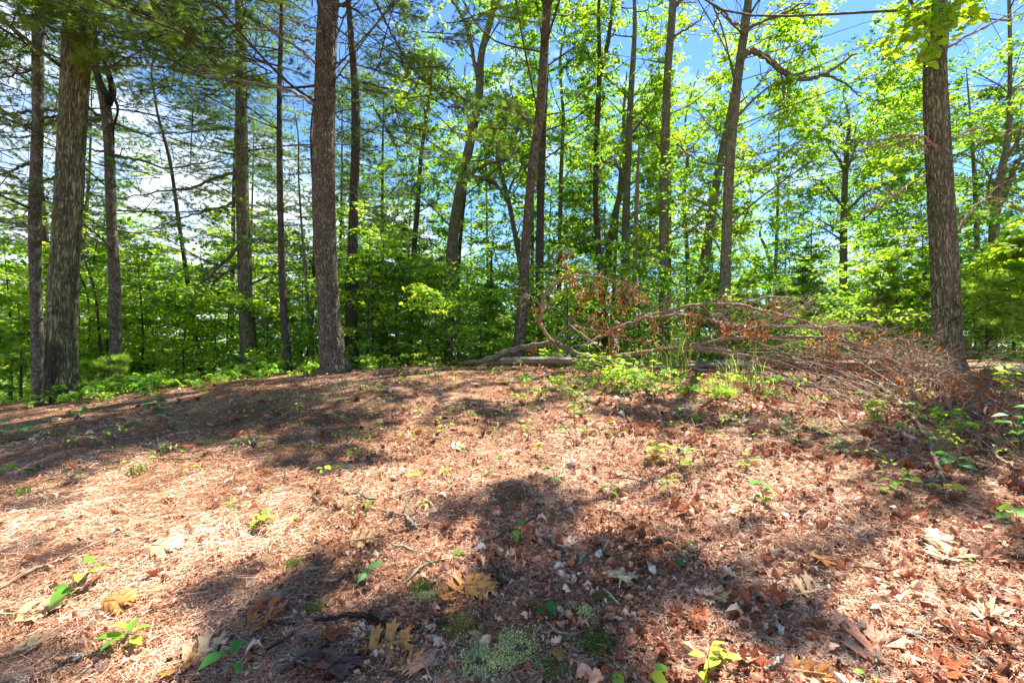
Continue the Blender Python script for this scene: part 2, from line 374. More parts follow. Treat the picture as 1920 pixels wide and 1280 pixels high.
def barkmat(name, dark, mid, light, furrow=9.0, stretch=.16, bump=.6, lichen=None, wet=0.0, bands=0.0, fine=60.):
    m, nt = mat(name); L = nt.links
    a = N(nt, 'ShaderNodeAttribute', attribute_name='bco')
    mp = N(nt, 'ShaderNodeMapping'); mp.inputs['Scale'].default_value = (1, 1, stretch); L.new(a.outputs['Vector'], mp.inputs[0])
    n1 = N(nt, 'ShaderNodeTexNoise', Scale=furrow*.8, Detail=3.0); L.new(mp.outputs[0], n1.inputs['Vector'])
    vm = N(nt, 'ShaderNodeVectorMath', operation='SCALE'); L.new(n1.outputs['Color'], vm.inputs[0]); vm.inputs['Scale'].default_value = 1.2/furrow
    va = N(nt, 'ShaderNodeVectorMath', operation='ADD'); L.new(mp.outputs[0], va.inputs[0]); L.new(vm.outputs[0], va.inputs[1])
    vo = N(nt, 'ShaderNodeTexNoise', Scale=furrow*2.6, Detail=2.0, Roughness=.5); L.new(va.outputs[0], vo.inputs['Vector'])
    rd_ = math_(nt, 'ABSOLUTE', math_(nt, 'SUBTRACT', vo.outputs['Fac'], .5))
    vv = N(nt, 'ShaderNodeTexVoronoi', feature='DISTANCE_TO_EDGE', Scale=furrow*2.2); L.new(va.outputs[0], vv.inputs['Vector'])
    edge = math_(nt, 'MINIMUM', ramp(nt, rd_, [(0, (0, 0, 0)), (.085, (1, 1, 1))]), ramp(nt, vv.outputs['Distance'], [(0, (.35, .35, .35)), (.22, (1, 1, 1))]))
    n2 = N(nt, 'ShaderNodeTexNoise', Scale=fine, Detail=6.0, Roughness=.7); L.new(a.outputs['Vector'], n2.inputs['Vector'])
    n3 = N(nt, 'ShaderNodeTexNoise', Scale=2.2, Detail=5.0); L.new(a.outputs['Vector'], n3.inputs['Vector'])
    h = math_(nt, 'MULTIPLY_ADD', n2.outputs['Fac'], .55, edge); h = math_(nt, 'MULTIPLY', h, .65)
    col = ramp(nt, h, [(.15, dark), (.55, mid), (.95, light)])
    cur = col
    def over(fac, c2, base):
        x = N(nt, 'ShaderNodeMix', data_type='RGBA'); L.new(fac, x.inputs[0]); L.new(base, x.inputs[6])
        x.inputs[7].default_value = (*c2, 1); return x.outputs[2]
    cur = over(math_(nt, 'MULTIPLY', ramp(nt, n3.outputs['Fac'], [(.4, (0, 0, 0)), (.65, (1, 1, 1))]), .35), dark, cur)
    if lichen:
        n4 = N(nt, 'ShaderNodeTexNoise', Scale=7.0, Detail=8.0, Roughness=.75); L.new(a.outputs['Vector'], n4.inputs['Vector'])
        f = math_(nt, 'MULTIPLY', ramp(nt, n4.outputs['Fac'], [(.5, (0, 0, 0)), (.62, (1, 1, 1))]), edge)
        cur = over(math_(nt, 'MULTIPLY', f, .7), lichen, cur)
    if bands:
        sx = N(nt, 'ShaderNodeSeparateXYZ'); L.new(a.outputs['Vector'], sx.inputs[0])
        w = math_(nt, 'SINE', math_(nt, 'MULTIPLY_ADD', n3.outputs['Fac'], 14., math_(nt, 'MULTIPLY', sx.outputs[2], bands)))
        cur = over(math_(nt, 'MULTIPLY', ramp(nt, w, [(.8, (0, 0, 0)), (1, (1, 1, 1))]), .6), dark, cur)
    if wet:
        sx = N(nt, 'ShaderNodeSeparateXYZ'); L.new(a.outputs['Vector'], sx.inputs[0])
        n5 = N(nt, 'ShaderNodeTexNoise', Scale=3.2, Detail=7.0, Roughness=.7); m5 = N(nt, 'ShaderNodeMapping'); m5.inputs['Scale'].default_value = (1, 1, .55); L.new(a.outputs['Vector'], m5.inputs[0]); L.new(m5.outputs[0], n5.inputs['Vector'])
        hgt = math_(nt, 'MULTIPLY_ADD', sx.outputs[2], -.11/wet, .17); sd = math_(nt, 'MULTIPLY_ADD', sx.outputs[0], -.7, hgt)
        f = ramp(nt, math_(nt, 'ADD', sd, n5.outputs['Fac']), [(.63, (0, 0, 0)), (.74, (1, 1, 1))])
        cur = over(math_(nt, 'MULTIPLY', f, .85), (.025, .023, .017), cur)
    b = N(nt, 'ShaderNodeBump', Strength=1.0, Distance=.02*bump); L.new(h, b.inputs['Height'])
    p = N(nt, 'ShaderNodeBsdfPrincipled'); p.inputs['Roughness'].default_value = .85; p.inputs['Specular IOR Level'].default_value = .2
    L.new(cur, p.inputs['Base Color']); L.new(b.outputs[0], p.inputs['Normal'])
    o = N(nt, 'ShaderNodeOutputMaterial'); L.new(p.outputs[0], o.inputs[0]); return m
M['bark_pine'] = barkmat('plated_pine_bark', (.03, .018, .011), (.14, .108, .066), (.36, .315, .225), 13, .38, 1.1, (.30, .29, .21))
M['bark_oak'] = barkmat('furrowed_bark', (.045, .038, .02), (.135, .13, .06), (.36, .345, .19), 10, .17, 1.3, (.30, .34, .16), wet=1.0)
M['bark_oak_right'] = barkmat('furrowed_grey_bark', (.045, .04, .022), (.135, .125, .07), (.34, .32, .20), 11, .2, 1.2, (.27, .31, .16), wet=.8)
M['bark_grey'] = barkmat('grey_bark', (.045, .04, .022), (.15, .138, .085), (.31, .29, .19), 12, .2, .4, (.27, .26, .17))
M['bark_dark'] = barkmat('dark_bark', (.025, .02, .014), (.085, .068, .05), (.17, .14, .11), 12, .2, .5)
M['bark_smooth'] = barkmat('banded_young_pine_bark', (.04, .034, .022), (.115, .102, .07), (.24, .22, .16), 7, .6, .25, (.26, .28, .20), bands=9.0)
M['bark_dead'] = barkmat('weathered_wood', (.09, .07, .05), (.28, .235, .18), (.54, .47, .39), 22, .06, .5)
M['bark_twig'] = barkmat('brown_twig_bark', (.10, .055, .032), (.33, .22, .14), (.60, .48, .36), 30, .3, .3)
M['bark_black'] = barkmat('black_snag_wood', (.01, .008, .007), (.04, .028, .02), (.09, .07, .055), 14, .1, .6)

def groundmat():
    m, nt = mat('forest_floor'); L = nt.links
    g = N(nt, 'ShaderNodeNewGeometry'); P = g.outputs['Position']
    def no(s, d=6., r=.6):
        n = N(nt, 'ShaderNodeTexNoise', Scale=s, Detail=d, Roughness=r); L.new(P, n.inputs['Vector']); return n.outputs['Fac']
    fine, midn, big = no(55, 8, .75), no(7), no(.9, 4)
    c1 = ramp(nt, fine, [(.3, (.04, .02, .01)), (.5, (.22, .10, .045)), (.68, (.45, .23, .115)), (.85, (.62, .42, .27))])
    c2 = ramp(nt, fine, [(.3, (.06, .035, .02)), (.5, (.17, .10, .055)), (.7, (.33, .22, .12)), (.85, (.50, .40, .28))])
    x = N(nt, 'ShaderNodeMix', data_type='RGBA'); L.new(ramp(nt, midn, [(.4, (0, 0, 0)), (.6, (1, 1, 1))]), x.inputs[0]); L.new(c1, x.inputs[6]); L.new(c2, x.inputs[7])
    gr = N(nt, 'ShaderNodeMix', data_type='RGBA'); L.new(math_(nt, 'MULTIPLY', ramp(nt, big, [(.56, (0, 0, 0)), (.66, (1, 1, 1))]), .35), gr.inputs[0])
    L.new(x.outputs[2], gr.inputs[6]); gr.inputs[7].default_value = (.10, .13, .03, 1)
    # green woodland floor beyond the brow of the knoll
    sp = N(nt, 'ShaderNodeSeparateXYZ'); L.new(P, sp.inputs[0])
    far = ramp(nt, math_(nt, 'MULTIPLY', sp.outputs[1], .02), [(.22, (0, 0, 0)), (.34, (1, 1, 1))])
    fx = N(nt, 'ShaderNodeMix', data_type='RGBA'); L.new(far, fx.inputs[0]); L.new(gr.outputs[2], fx.inputs[6])
    L.new(ramp(nt, midn, [(.35, (.03, .05, .012)), (.65, (.08, .14, .03))]), fx.inputs[7])
    b = N(nt, 'ShaderNodeBump', Strength=.8, Distance=.012); L.new(fine, b.inputs['Height'])
    p = N(nt, 'ShaderNodeBsdfPrincipled'); p.inputs['Roughness'].default_value = .9; p.inputs['Specular IOR Level'].default_value = .15
    L.new(fx.outputs[2], p.inputs['Base Color']); L.new(b.outputs[0], p.inputs['Normal'])
    o = N(nt, 'ShaderNodeOutputMaterial'); L.new(p.outputs[0], o.inputs[0]); return m
M['ground'] = groundmat()

# ------------------------------------------------------------------ tagging
def tag(o, label=None, cat=None, group=None, kind=None):
    if label: o['label'] = label
    if cat: o['category'] = cat
    if group: o['group'] = group
    if kind: o['kind'] = kind
    return o
def empty(name, loc, label, cat, group=None):
    o = bpy.data.objects.new(name, None); C.objects.link(o); o.location = tuple(float(v) for v in loc); o.empty_display_size = .1
    return tag(o, label, cat, group)

# ------------------------------------------------------------------ ground sheet
nr, na = 420, 560
rr = np.concatenate([[0.0], 0.35*(3500/0.35)**(np.linspace(0, 1, nr)**1.25)])
th = np.linspace(0, 2*pi, na, endpoint=False)
X = rr[1:, None]*np.sin(th)[None]; Y = rr[1:, None]*np.cos(th)[None]
Z = zg(X, Y) + micro(X, Y)*np.clip(1-rr[1:, None]/14, 0, 1)
V = np.vstack([[0, 0, float(zg(0, 0))], np.stack([X, Y, Z], -1).reshape(-1, 3)])
i = np.arange(nr-1)[:, None]*na+1; j = np.arange(na)[None]; j2 = (j+1) % na
Q = np.stack([i+j, i+na+j, i+na+j2, i+j2], -1).reshape(-1, 4); k = np.arange(na)
mb = MB(); mb.add(V, np.stack([np.zeros(na, int), 1+k, 1+(k+1) % na], 1), Q, smooth=True)
g = mb.build('ground', M['ground']); tag(g, kind='structure')

# ------------------------------------------------------------------ foliage generators
def leaf_spray(wood, leaf, Cc, rng, n=60, rd=.6, size=.1, flat=.35, twigs=6, tone=0.5, tone_j=.28, drop=.15, proto=LEAF4, lm=0, wm=0, tw=.006, out=None):
    """sprays of leaves on small twigs round each centre (all centres at once)"""
    S = len(Cc)
    if S == 0: return
    rdv = rd*rng.uniform(.7, 1.25, S)
    base = rng.random(S)*2*pi
    a = base[:, None] + np.arange(twigs)[None]*2.4 + rng.normal(0, .3, (S, twigs))
    ln = rng.uniform(.55, 1.0, (S, twigs))*rdv[:, None]
    d = np.stack([np.cos(a), np.sin(a), rng.normal(0.05, flat, (S, twigs))], -1)
    if out is not None: d = d + nrm(out)[:, None]*.5
    d = nrm(d)
    m = n//twigs
    t = rng.uniform(.15, 1.0, (S, twigs, m))
    c = Cc[:, None, None] + d[:, :, None]*(t*ln[..., None])[..., None]
    c[..., 2] -= drop*t*t*ln[..., None]
    c += rng.normal(0, size*.25, c.shape)
    ld = d[:, :, None] + rng.normal(0, .75, c.shape); ld[..., 2] = ld[..., 2]*.45-.22
    ld = ld.reshape(-1, 3); c = c.reshape(-1, 3)
    tn = np.clip(np.repeat(tone + rng.normal(0, tone_j*.9, S), twigs*m) + rng.normal(0, tone_j*.6, len(c)), 0, 1)
    leaf.scatter(proto, c, rframes(ld, rng, 1, .45), size*rng.uniform(.65, 1.25, len(c)), tn, lm)
    if wood is not None:
        e = d.reshape(-1, 3); L = ln.reshape(-1)
        wood.scatter(ROD, np.repeat(Cc, twigs, 0), rframes(e, rng), np.stack([np.full(len(L), tw), L, np.full(len(L), tw)], -1), np.full(len(L), .5), wm)
def pine_spray(wood, leaf, P0, Dr, rng, L=1.6, tl=.085, tone=.5, lm=0, wm=0, droop=.1, full=1.0, r0=.012):
    """flat feathery boughs, one per start point/direction (all at once)"""
    S = len(P0)
    if S == 0: return
    Dr = nrm(Dr); Lv = L*rng.uniform(.75, 1.25, S); K = int(10*full)+3
    t = np.linspace(.12, 1, K)[None]*np.ones((S, 1))
    side = np.where(np.arange(K) % 2 == 0, 1, -1)[None]
    up = np.array([0, 0, 1.0]); X = nrm(np.cross(Dr, up))
    q = P0[:, None]+Dr[:, None]*(t*Lv[:, None])[..., None]; q[..., 2] -= droop*Lv[:, None]*t*t
    ang = rng.uniform(.5, 1.0, (S, K))*side
    td = Dr[:, None]*np.cos(ang)[..., None]+X[:, None]*np.sin(ang)[..., None]; td[..., 2] += rng.normal(.05, .12, (S, K)); td = nrm(td)
    tL = Lv[:, None]*.42*(1.1-t)*rng.uniform(.7, 1.2, (S, K)) + .12
    # wood
    end = P0+Dr*Lv[:, None]; end[:, 2] -= droop*Lv
    dd = end-P0; LL = np.linalg.norm(dd, axis=1)
    wood.scatter(ROD, P0, rframes(dd, rng), np.stack([np.full(S, r0), LL, np.full(S, r0)], -1), np.full(S, .5), wm)
    qq = q.reshape(-1, 3); tdd = td.reshape(-1, 3); tLL = tL.reshape(-1)
    wood.scatter(ROD, qq, rframes(tdd, rng), np.stack([np.full(len(qq), .004), tLL, np.full(len(qq), .004)], -1), np.full(len(qq), .5), wm)
    J = 7
    s_ = rng.uniform(.25, 1.0, (len(qq), J)); c = qq[:, None]+tdd[:, None]*(s_*tLL[:, None])[..., None]
    c = c+rng.normal(0, .012, c.shape); nd = np.repeat(tdd[:, None], J, 1)+rng.normal(0, .35, c.shape); nd[..., 2] += .12
    c = c.reshape(-1, 3); nd = nd.reshape(-1, 3)
    tn = np.clip(np.repeat(tone+rng.normal(0, .2, S), K*J)+rng.normal(0, .12, len(c)), 0, 1)
    for v in range(4):
        mk = np.arange(v, len(c), 4)
        leaf.scatter(TUFT[v], c[mk], rframes(nd[mk], rng, 1, .8), tl*rng.uniform(.8, 1.3, len(mk)), tn[mk], lm)
def twiggy(mb, path, rng, r, n=8, L=.5, depth=1, mat=0, bias=None, sides=5):
    """side twigs along a path"""
    P = np.asarray(path); T = nrm(np.gradient(P, axis=0)); out = []
    for _ in range(n):
        i = rng.integers(int(len(P)*.15), len(P)); d = T[i]+rng.normal(0, .55, 3)+(0 if bias is None else bias)
        d = nrm(d); l = L*rng.uniform(.4, 1.2); b = P[i]; k1 = rng.normal(0, .18*l, 3); k2 = rng.normal(0, .28*l, 3)
        q = spline([b, b+d*l*.5+k1, b+d*l+k2], 3); rr_ = r*rng.uniform(.5, 1)
        tube(mb, q, [rr_, rr_*.35], sides, mat, rnd=rng.random()); out.append(q)
        if depth > 0: out += twiggy(mb, q, rng, rr_*.55, max(2, n//3), L*.45, depth-1, mat, bias, 4)
    return out

# ------------------------------------------------------------------ trees
def pxpath(pts, Y):
    return [at(p[0], p[1], p[2] if len(p) > 2 else Y) for p in pts]
class Tree: pass
def trunk_disp(kind, seed):
    def f(b, L, th):
        rr_ = np.hypot(b[..., 0], b[..., 1]); u, v = np.cos(th), np.sin(th)
        fl = .0
        if kind == 'oak':
            n = vn3(u*5.5+vn3(u*2, v*2, L*1.2, seed)*2, v*5.5, L*1.15, seed); d = -np.clip(1-np.abs(n)*6, 0, 1)*.017
            d += .007*vn3(u*9, v*9, L*5, seed+2)
        elif kind == 'pine':
            n = vn3(u*7+vn3(u*3, v*3, L*3, seed)*1.5, v*7, L*4, seed); d = -np.clip(1-np.abs(n)*5, 0, 1)*.011
            d += .006*vn3(u*12, v*12, L*14, seed+2)
        else: d = .004*vn3(u*4, v*4, L*4, seed)
        d += .035*rr_/.2*vn3(u*1.1, v*1.1, L*.55, seed+5)
        d += rr_*np.exp(-np.clip(L-.15, 0, 9)/.22)*(.14+.7*vn3(u*1.9, v*1.9, L*.3, seed+9))
        return d
    return f
def tree(name, label, cat, pts, Y, wpx, bark, top=16., group=None, ext=None, fine=None, flare=1.25, seed=1, sides=12, parent=None, bump=None, tip=.25):
    """pts: picture places bottom to top; wpx: widths in px at those places"""
    rng = np.random.default_rng(seed)
    P = pxpath(pts, Y); R = [w*Y/F/2*.96*cos(math.atan((pts[0][0]-960)/F)) for w in wpx]
    b = P[0].copy(); d = P[1]-P[0]; zb = float(zg(b[0], b[1]))
    if b[2] > zb+.05:      # carry on down to the ground behind the brow
        t = (b[2]-zb)/max(d[2], .1); b = b-d*t; b[2] = float(zg(b[0], b[1])); P = [b]+P; R = [R[0]*1.1]+R
    else: P[0][2] = zb
    base = P[0].copy()
    P = [base - np.array([0, 0, .18])] + P; R = [R[0]*flare*1.08, R[0]*flare]+R[1:]
    P.insert(2, P[1]*.9+P[2]*.1 if P[2][2]-P[1][2] > 3 else P[1]*.75+P[2]*.25); R.insert(2, R[1]/flare*1.02)
    last = P[-1]
    if ext != 0:
        dv = nrm(P[-1]-P[-2]); dv = nrm(dv*.5+np.array([0, 0, .5])); h = top-last[2]
        if h > .5:
            P += [last+dv*h*.5/dv[2]+rng.normal(0, .15, 3)*[1, 1, 0], last+dv*h/dv[2]+rng.normal(0, .3, 3)*[1, 1, 0]]; R += [R[-1]*.72, R[-1]*tip]
    S = spline(P, 10); 
    Ls = np.concatenate([[0], np.cumsum(np.linalg.norm(np.diff(np.array(P), axis=0), axis=1))]); Lq = np.concatenate([[0], np.cumsum(np.linalg.norm(np.diff(S, axis=0), axis=1))])
    mb = MB()
    if fine:
        q = np.arange(0, Lq[-1], fine); q = np.concatenate([q[q < 8.5], np.arange(8.5, Lq[-1], .15)]) if Lq[-1] > 8.5 else q
        S = np.stack([np.interp(q, Lq, S[:, c]) for c in range(3)], 1); Rq = np.interp(q/Lq[-1], Ls/Ls[-1], R)
    else: 
        q = Lq; Rq = np.interp(q/Lq[-1], Ls/Ls[-1], R)
    Rq = np.asarray(Rq)
    L0 = S
    tube(mb, S, Rq, sides, 0, disp=trunk_disp(bump, seed) if bump else (lambda b_, L_, t_: .12*np.hypot(b_[..., 0], b_[..., 1])*vn3(np.cos(t_)*1.3, np.sin(t_)*1.3, L_*1.4, seed)))
    o = Tree(); o.root = empty(name, base, label, cat, group) if parent is None else parent
    o.base = np.array(o.root.location) if parent is not None else base; o.S = S; o.R = Rq; o.bark = bark; o.rng = rng; o.Y = Y; o.label = label
    o.trunk = mb.build('trunk' if parent is None else 'stem', M[bark], o.root, o.base)
    if parent is None: TREES.append(o)
    return o
def trunk_at(t, z):
    zz = t.S[:, 2]; i = int(np.clip(np.searchsorted(zz, z), 0, len(zz)-1)); return t.S[i], t.R[i]
def limb(t, pts, Y, w, twn=6, twL=.7, bark=None, name='limb', k=6, depth=1):
    mb = MB(); S = spline(pxpath(pts, Y), k); S = S+t.rng.normal(0, .012, S.shape)
    tube(mb, S, [a*Y/F/2 for a in w], 7, 0)
    if twn: twiggy(mb, S, t.rng, w[-1]*Y/F/2*.8+.003, twn, twL, depth)
    return mb.build(name, M[bark or t.bark], t.root, t.base)
def crown(t, Cc, kind='oak', nlimb=7, n=60, rd=.6, size=.1, tone=.5, foliage='leaf', wood=None, flat=.3, L=1.5, lmbr=.045, tl=.085, flatten=.55, name='crown'):
    """limbs carried from the trunk to groups of spray centres, then the sprays"""
    if len(Cc) == 0: return
    rng = t.rng; lf = MB(); wd = None
    nl = min(nlimb, len(Cc)); G = Cc[rng.choice(len(Cc), nl, replace=False)].copy()
    for _ in range(5):
        D2 = ((Cc[:, None]-G[None])**2*np.array([1, 1, 1.6])).sum(-1); g_ = D2.argmin(1)
        for q in range(nl):
            if (g_ == q).any(): G[q] = Cc[g_ == q].mean(0)
    outd = np.zeros_like(Cc)
    for q in range(nl):
        mine = Cc[g_ == q]
        if not len(mine): continue
        hd = np.hypot(*(G[q]-trunk_at(t, G[q][2])[0])[:2])
        a, ra = trunk_at(t, max(G[q][2]-flatten*hd-.4, t.base[2]+1.0)); wd = MB()
        mid = a*.5+G[q]*.5+rng.normal(0, .08*hd+.02, 3); S = spline([a, mid, G[q]], 5)
        r1 = min(lmbr*(.5+.12*len(mine)**.5), max(ra*.6, .012)); tube(wd, S, [r1, r1*.55], 6)
        for c in mine:
            i = int(np.argmin(((S[2:]-c)**2).sum(1)))+2; i = max(1, i-rng.integers(0, 4)); b = S[i]
            Q_ = spline([b, b*.5+c*.5+rng.normal(0, .06, 3)+[0, 0, .05], c], 3); tube(wd, Q_, [r1*.3+.003, .005] if kind != 'pine' else [.006, .003], 4, cap=False)
        outd[g_ == q] = mine - a
        if kind == 'pine':
            dr = mine-a; dr = nrm(dr*[1, 1, .3])+rng.normal(0, .35, dr.shape)*[1, 1, .3]
            pine_spray(wd, lf, mine-nrm(dr)*L*.35, dr, rng, L, tl, tone, lm=0)
        else: leaf_spray(wd, lf, mine, rng, int(n*1.45), rd, size, flat, tone=tone, out=outd[g_ == q]*.6)
        wd.build('limb', M[wood or t.bark], t.root, t.base)
    lf.build(name, M[foliage], t.root, t.base)
def volume(t, n, z0, z1, R0, R1, rng, inner=.15, gpow=1., spow=1.3, squash=1.0, dx=0.):
    """candidate spray centres in a crown round the trunk, thinned by accept()"""
    z = rng.uniform(z0, z1, n*3); a = rng.uniform(0, 2*pi, n*3); u = np.sqrt(rng.uniform(inner**2, 1, n*3))
    k = (z-z0)/max(z1-z0, .1); Rm = (R0*(1-k)+R1*k)
    c = np.array([trunk_at(t, q)[0] for q in z]); P = c+np.stack([np.cos(a)*u*Rm+dx, np.sin(a)*u*Rm*squash, 0*a], -1); P[:, 2] = z+rng.normal(0, .1, len(z))
    P = P[(P[:, 2] > zg(P[:, 0], P[:, 1])+.3) & (P[:, 1] > 4.0)]
    ok = accept(P, rng, gpow, spow); return P[ok][:n]

# --- left group
T1 = tree('pine_tree', 'slim grey pine with dark-ringed trunk at the far left beside the thick furrowed trunk', 'tree', [(74, 742), (68, 560), (66, 400), (72, 200), (76, 0)], 7.9, [30, 26, 27, 25, 21], 'bark_smooth', 15, seed=11, fine=.05, sides=32, bump='smooth')
T2 = tree('oak_tree', 'thick furrowed trunk with olive bark and a black patch low on its left', 'tree', [(113, 745), (118, 560), (127, 400), (138, 180), (149, 0)], 7.4, [74, 69, 63, 62, 68], 'bark_oak', 17, seed=12, fine=.025, sides=120, bump='oak', flare=1.12)
T3 = tree('pine_tree', 'grey trunk snapped off at a fork, one arm bending left and one black splintered stub', 'tree', [(218, 722), (216, 560), (208, 400), (204, 270), (196, 190), (180, 130), (177, 60)], 9.0, [26, 26, 23, 22, 24, 16, 12], 'bark_smooth', 11, seed=13, sides=24, fine=.06, bump='smooth')
mb = MB(); S = spline(pxpath([(201, 195), (211, 172), (204, 140), (191, 106)], 9.0), 7); tube(mb, S, [.08, .07, .055, .05, .012], 10, disp=lambda b, L, t: .02*vn3(np.cos(t)*3, np.sin(t)*3, L*9, 4))
tube(mb, spline(pxpath([(211, 175), (221, 205), (213, 240), (214, 275)], 8.9), 5), [.03, .02, .012], 6)
mb.build('broken_stub', M['bark_black'], T3.root, T3.base)
T4 = tree('sapling_tree', 'thin bare sapling leaning to the left between the snapped trunk and the mossy trunk', 'tree', [(372, 668), (352, 530), (336, 420), (318, 300), (296, 215), (284, 140)], 12.0, [11, 10, 9, 8, 6, 4], 'bark_dark', 9.5, seed=14, sides=10)
T5 = tree('pine_tree', 'straight mossy trunk with drooping boughs, right of the leaning thin sapling', 'tree', [(468, 676), (460, 540), (455, 400), (452, 180), (449, 0)], 11.0, [34, 29, 27, 24, 20], 'bark_grey', 16, seed=15, sides=20, fine=.08, bump='smooth')
T6 = tree('pine_tree', 'slender dark trunk standing just left of the big reddish pine', 'tree', [(541, 695), (531, 560), (526, 400), (524, 180), (528, 20)], 9.5, [19, 15, 13, 11, 8], 'bark_dark', 11, seed=16, sides=14)
T7 = tree('pine_tree', 'big straight pine with reddish-brown plated bark and a flared foot', 'tree', [(627, 692), (618, 600), (608, 400), (609, 200), (617, 0)], 8.2, [53, 47, 46, 43, 42], 'bark_pine', 18, seed=17, fine=.022, sides=130, bump='pine', flare=1.06)
T8 = tree('pine_tree', 'dark trunk half hidden behind the right side of the big reddish pine', 'tree', [(661, 676), (658, 560), (663, 400), (667, 200), (656, 40)], 11.5, [27, 24, 19, 17, 12], 'bark_dark', 15, seed=18, sides=16)
T9 = tree('sapling_tree', 'pale thin stem in the leaves between the slender dark trunk and the big reddish pine', 'tree', [(582, 660), (575, 540), (566, 430), (560, 330)], 11, [9, 7, 5, 4], 'bark_grey', 7.5, seed=19, sides=8)
T9b = tree('sapling_tree', 'thin dark stem bending right behind the left edge of the big reddish pine', 'tree', [(580, 665), (588, 520), (590, 400), (584, 280)], 12.5, [12, 9, 8, 6], 'bark_dark', 8.5, seed=20, sides=8)
T9c = tree('sapling_tree', 'thin crooked stem beside the right edge of the thick furrowed trunk', 'tree', [(192, 712), (184, 600), (176, 540), (160, 490), (146, 440)], 9.5, [7, 6, 5, 4, 3], 'bark_dark', 5.2, seed=21, sides=8)
T9d = tree('sapling_tree', 'fine upright stem in the leaves left of the mossy trunk', 'tree', [(172, 700), (168, 640), (165, 560)], 10.5, [6, 5, 4], 'bark_dark', 5.2, seed=22, sides=8)
# --- middle group
T10 = tree('oak_tree', 'curved grey tree bending right then upright, behind the green saplings in the middle', 'tree', [(845, 520), (850, 440), (864, 350), (884, 255), (898, 180), (903, 100), (925, 20)], 16.0, [25, 22, 20, 18, 16, 14, 12], 'bark_grey', 17, seed=23, sides=16)
limb(T10, [(868, 345), (890, 322), (915, 308), (948, 300)], 16, [9, 7, 6, 4], 5, .9)
limb(T10, [(872, 330), (905, 335), (935, 352), (950, 380)], 16, [8, 6, 5, 4], 5, .9)
limb(T10, [(898, 160), (880, 70), (860, 20), (820, -30)], 16, [9, 7, 6, 5], 6, 1.)
T11 = tree('oak_tree', 'tall brown trunk rising behind the butt of the fallen tree, leaning slightly right', 'tree', [(973, 648), (981, 560), (987, 440), (1000, 300), (1013, 200), (1027, 0)], 11.0, [24, 21, 18, 17, 18, 17], 'bark_pine', 17, seed=24, sides=22, fine=.06, bump='smooth')
limb(T11, [(1008, 245), (985, 222), (955, 203), (905, 192)], 11, [8, 7, 5, 3], 7, .7)
T12 = tree('oak_tree', 'straight dark trunk crossing just behind the tall brown leaning trunk', 'tree', [(1012, 510), (1013, 400), (1017, 260), (1022, 140), (1024, 0)], 14.5, [16, 15, 14, 13, 11], 'bark_dark', 17, seed=25, sides=12)
T13a = tree('birch_tree', 'pale slim forked trunk just left of the tall brown leaning trunk', 'tree', [(976, 500), (966, 440), (952, 370), (936, 310), (928, 250)], 17.0, [11, 10, 9, 7, 5], 'bark_grey', 11, seed=26, sides=10)
limb(T13a, [(951, 368), (962, 340), (975, 320), (980, 290)], 17, [5, 4, 3], 6, .9)
T13 = tree('oak_tree', 'narrow dark trunk that splits near the top, left of centre-right', 'tree', [(1125, 500), (1117, 380), (1119, 250), (1124, 140), (1123, 0)], 15.0, [13, 11, 11, 10, 6], 'bark_dark', 17, seed=27, sides=12)
limb(T13, [(1122, 150), (1134, 110), (1143, 60), (1150, -20)], 15, [8, 7, 6, 5], 6, .9)
T14a = tree('oak_tree', 'pale trunk leaning right behind the narrow dark split trunk', 'tree', [(1138, 500), (1150, 420), (1165, 350), (1172, 300)], 19.0, [15, 13, 11, 10], 'bark_grey', 13, seed=28, sides=10)
T14 = tree('oak_tree', 'mid-sized trunk with a bare grey limb curving off low on its left side', 'tree', [(1172, 515), (1174, 400), (1179, 260), (1184, 160), (1190, 60)], 16.0, [18, 15, 13, 12, 9], 'bark_grey', 16, seed=29, sides=14)
limb(T14, [(1172, 335), (1155, 308), (1133, 304), (1124, 285)], 16, [8, 7, 5, 3], 5, .9)
limb(T14, [(1184, 250), (1205, 225), (1228, 200), (1240, 170)], 16, [6, 5, 4, 3], 5, .9)
T14c = tree('dead_snag', 'thin broken brown snag with a pointed top, between two taller trunks', 'tree', [(1190, 515), (1192, 430), (1195, 350), (1198, 268)], 15.5, [10, 9, 8, 3], 'bark_twig', 0, ext=0, seed=30, sides=8)
T15 = tree('oak_tree', 'tall straight grey trunk that forks at the very top edge, right of centre', 'tree', [(1245, 500), (1245, 380), (1248, 250), (1252, 130), (1262, 0)], 13.0, [20, 19, 17, 16, 15], 'bark_grey', 17, seed=31, sides=20, fine=.08, bump='smooth')
limb(T15, [(1262, 18), (1272, 5), (1285, -10), (1300, -40)], 13, [9, 8, 7], 3, .8)
limb(T15, [(1256, 75), (1275, 62), (1295, 50), (1312, 38)], 13, [5, 4, 3], 4, .7)
limb(T15, [(1243, 288), (1225, 262), (1212, 240), (1190, 225)], 13, [5, 4, 3], 6, .7)
limb(T15, [(1248, 325), (1268, 300), (1285, 283), (1300, 275)], 13, [5, 4, 3], 6, .6)
T16 = tree('oak_tree', 'olive trunk leaning right, passing behind the tall grey trunk with the curved bough', 'tree', [(1322, 490), (1335, 400), (1349, 310), (1366, 230), (1380, 150)], 17.0, [20, 18, 16, 14, 12], 'bark_grey', 16, seed=32, sides=14)
T17 = tree('oak_tree', 'tall grey trunk with a long curved bough sweeping out to the right near the top', 'tree', [(1359, 600), (1361, 480), (1367, 330), (1377, 210), (1387, 120), (1403, 0)], 11.0, [24, 22, 20, 19, 18, 16], 'bark_grey', 17, seed=33, sides=26, fine=.06, bump='smooth')
